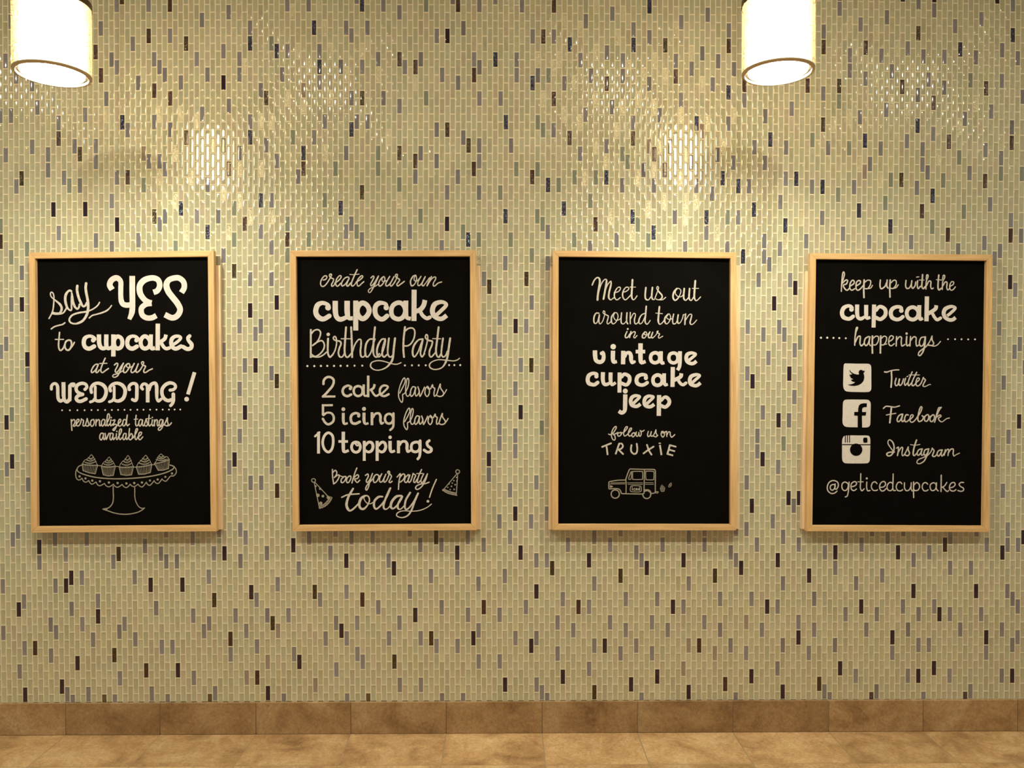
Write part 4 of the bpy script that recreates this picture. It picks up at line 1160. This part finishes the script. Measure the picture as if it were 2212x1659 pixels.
for bi, (oc, bat) in enumerate(BO):
    P3 = [at(x, y, YFACE) for x, y in oc]                    # TL TR BR BL
    ctr = sum(P3, Vector())/4; ctr.y = 0
    root = empty('chalkboard', (ctr.x, 0, P3[2].z), BL[bi], 'chalkboard', 'four framed chalkboards in a row on the mosaic wall')
    root_off = Vector(root.location)
    L = [Vector((p_.x-root_off.x, 0, p_.z-root_off.z)) for p_ in P3]
    def inset(L, w):
        out = []
        for i in range(4):
            a, b, c_ = L[i-1], L[i], L[(i+1) % 4]
            d1 = (a-b).normalized(); d2 = (c_-b).normalized(); out.append(b+(d1+d2)*w)
        return out
    I = inset(L, W)
    for k, (nm_, mt) in enumerate((('top_rail', M_px), ('side_rail', M_pz), ('bottom_rail', M_px), ('side_rail', M_pz))):
        a, b, ia, ib = L[k], L[(k+1) % 4], I[k], I[(k+1) % 4]
        f = [a+Vector((0, YFACE, 0)), b+Vector((0, YFACE, 0)), ib+Vector((0, YFACE, 0)), ia+Vector((0, YFACE, 0))]
        bm = bmesh.new(); prism(bm, f, [Vector((v_.x, YBAT, v_.z)) for v_ in f], .0013)
        o = bm_obj(nm_, bm, mt, root)
    J = inset(L, W*.55)
    bm = bmesh.new(); prism(bm, [Vector((v_.x, YPANEL, v_.z)) for v_ in J], [Vector((v_.x, YPANEL+.005, v_.z)) for v_ in J])
    panel = bm_obj('writing_panel', bm, M_board, root)
    for side, bt in enumerate(bat):
        if bt:
            t = at(bt[0], bt[1], YBAT); b_ = at(bt[2], bt[3], YBAT); s = 1 if side == 0 else -1
        else:
            s = 1 if side == 0 else -1
            t = Vector(P3[0 if side == 0 else 1]); b_ = Vector(P3[3 if side == 0 else 2])
            t.x += s*.006; b_.x += s*.006; t.z -= .05; b_.z += .01
        f = [Vector((t.x, YBAT, t.z)), Vector((t.x+s*.045, YBAT, t.z)), Vector((b_.x+s*.045, YBAT, b_.z)), Vector((b_.x, YBAT, b_.z))]
        f = [Vector((v_.x-root_off.x, v_.y, v_.z-root_off.z)) for v_ in f]
        bm = bmesh.new(); prism(bm, f, [Vector((v_.x, -.0002, v_.z)) for v_ in f], .001)
        o = bm_obj('batten', bm, M_batten, root); o['label'] = 'pale wooden batten behind the frame'
    def conv(x, y):
        q_ = at(x, y, YPANEL); return Vector((q_.x-root_off.x, q_.z-root_off.z))
    for b, lab, kind, shapes in SHAPES:
        if b != bi+1: continue
        ymain = YPANEL-.0003; yb = YPANEL-.0009
        for black in (False, True):
            V, F = [], []; si = 0
            med = sorted([q_[2] for s in shapes if s[1] == 'stroke' for q_ in s[2]] or [9]); med = med[len(med)//2]
            slim = .86 if (kind == 'lettering' and med < 5.2) else 1.0
            for s in shapes:
                if s[0] != black: continue
                y = (yb if black else ymain)-.7e-5*si; si += 1
                if s[1] == 'stroke': stroke_mesh(V, F, [(q_[0], q_[1], q_[2]*slim) for q_ in s[2]], s[3], s[4], y, conv)
                else:
                    pl = [conv(*q_) for q_ in s[2]]; k0 = len(V); V += [(q_.x, y, q_.y) for q_ in pl]
                    for tri in tessellate_polygon([[Vector((q_.x, q_.y, 0)) for q_ in pl]]): F.append(tuple(k0+j for j in tri))
            if not V: continue
            if black:
                o = mesh_obj('logo_cutout', V, F, M_blackink, mo)
                o['label'] = 'black shape inside the white square'
            else:
                ws = [q_[2] for s in shapes if s[1] == 'stroke' for q_ in s[2]]; mw = sorted(ws)[len(ws)//2] if ws else 9
                mk = 'line' if kind == 'drawing' else ('bold' if mw > 5.2 or kind in ('logo', 'dotted_line') else 'thin')
                mo = mesh_obj(kind, V, F, M_ink[mk], root); mo['label'] = lab
# ------------------------------------------------ pendants
YL = -.551
def pendant(cx_px, cy_px, label):
    c = at(cx_px, cy_px, YL)                                  # centre of the open lower rim
    r = .0905; h = .190
    root = empty('pendant_lamp', (c.x, YL, c.z), label, 'lamp', 'two glass cylinder pendants over the wall')
    bm = bmesh.new(); lathe(bm, [(r, 0), (r, h), (r-.007, h), (r-.007, 0)], 64, True); bmesh.ops.recalc_face_normals(bm, faces=bm.faces[:])
    o = bm_obj('glass_shade', bm, M_crackle, root, True); o['label'] = 'clear amber crackled glass cylinder'
    bm = bmesh.new(); lathe(bm, [(r+.0006, .0062), (r+.0004, .0050), (r-.0072, -.0004), (r-.0078, .0006), (r-.0072, .0062)], 64, True); bmesh.ops.recalc_face_normals(bm, faces=bm.faces[:])
    o = bm_obj('lower_rim', bm, M_rim, root, True); o['label'] = 'ground brownish glass edge'
    rc = .0745
    bm = bmesh.new(); lathe(bm, [(rc, .004), (rc, h-.020), (rc-.006, h-.008), (rc-.012, h-.003), (rc-.014, h-.006), (rc-.004, h-.022), (rc-.003, .004)], 48, True); bmesh.ops.recalc_face_normals(bm, faces=bm.faces[:])
    bm_obj('diffuser', bm, M_core, root, True)
    bm = bmesh.new(); bmesh.ops.create_uvsphere(bm, u_segments=20, v_segments=12, radius=.030); bmesh.ops.translate(bm, verts=bm.verts[:], vec=(0, 0, .046))
    bm_obj('bulb', bm, M_bulb, root, True)
    bm = bmesh.new(); lathe(bm, [(.0005, .073), (.014, .073), (.016, .15), (.016, h), (.0005, h)], 20)
    bm_obj('lamp_socket', bm, M_metal, root, True)
    bm = bmesh.new(); lathe(bm, [(r+.0015, h-.012), (r+.0015, h+.004), (.03, h+.012), (.008, h+.030), (.0005, h+.030), (.0005, h+.002), (r-.001, h-.002), (r-.001, h-.012)], 64, False)
    bm_obj('cap', bm, M_metal, root, True)
    top = ZC-c.z
    bm = bmesh.new(); lathe(bm, [(.0028, h+.028), (.0028, top-.02)], 10); bm_obj('cord', bm, M_metal, root, True)
    bm = bmesh.new(); lathe(bm, [(.0005, top-.03), (.03, top-.028), (.055, top-.008), (.06, top), (.0005, top)], 40); bm_obj('ceiling_rose', bm, M_metal, root, True)
pendant(113.5, 163, 'lit glass cylinder pendant hanging in front of the wall above the wedding chalkboard')
pendant(1680.5, 159, 'lit glass cylinder pendant hanging in front of the wall, right of the picture centre')
# ------------------------------------------------ ceiling spots (above the frame, their light and sparkle show on the tiles)
YS = -1.66
for k, (px, lab) in enumerate(((20, 'first'), (700, 'second'), (1330, 'third'), (1965, 'fourth'))):
    m = at(px, 185, 0)                                        # where its mirror image sits on the wall
    t = (DIST-YS)/DIST; x = m.x*t
    root = empty('ceiling_spot', (x, YS, ZC), 'small recessed ceiling spot, %s from the left' % lab, 'spotlight', 'row of recessed ceiling spots')
    bm = bmesh.new(); lathe(bm, [(.012, -.001), (.040, -.003), (.044, 0.0), (.012, 0.0)], 32, True); bmesh.ops.recalc_face_normals(bm, faces=bm.faces[:]); bm_obj('trim_ring', bm, M_metal, root, True)
    bm = bmesh.new(); bmesh.ops.create_circle(bm, cap_ends=True, segments=24, radius=.012); bmesh.ops.translate(bm, verts=bm.verts[:], vec=(0, 0, -.002)); bmesh.ops.reverse_faces(bm, faces=bm.faces[:])
    bm_obj('spot_lens', bm, M_spot, root)
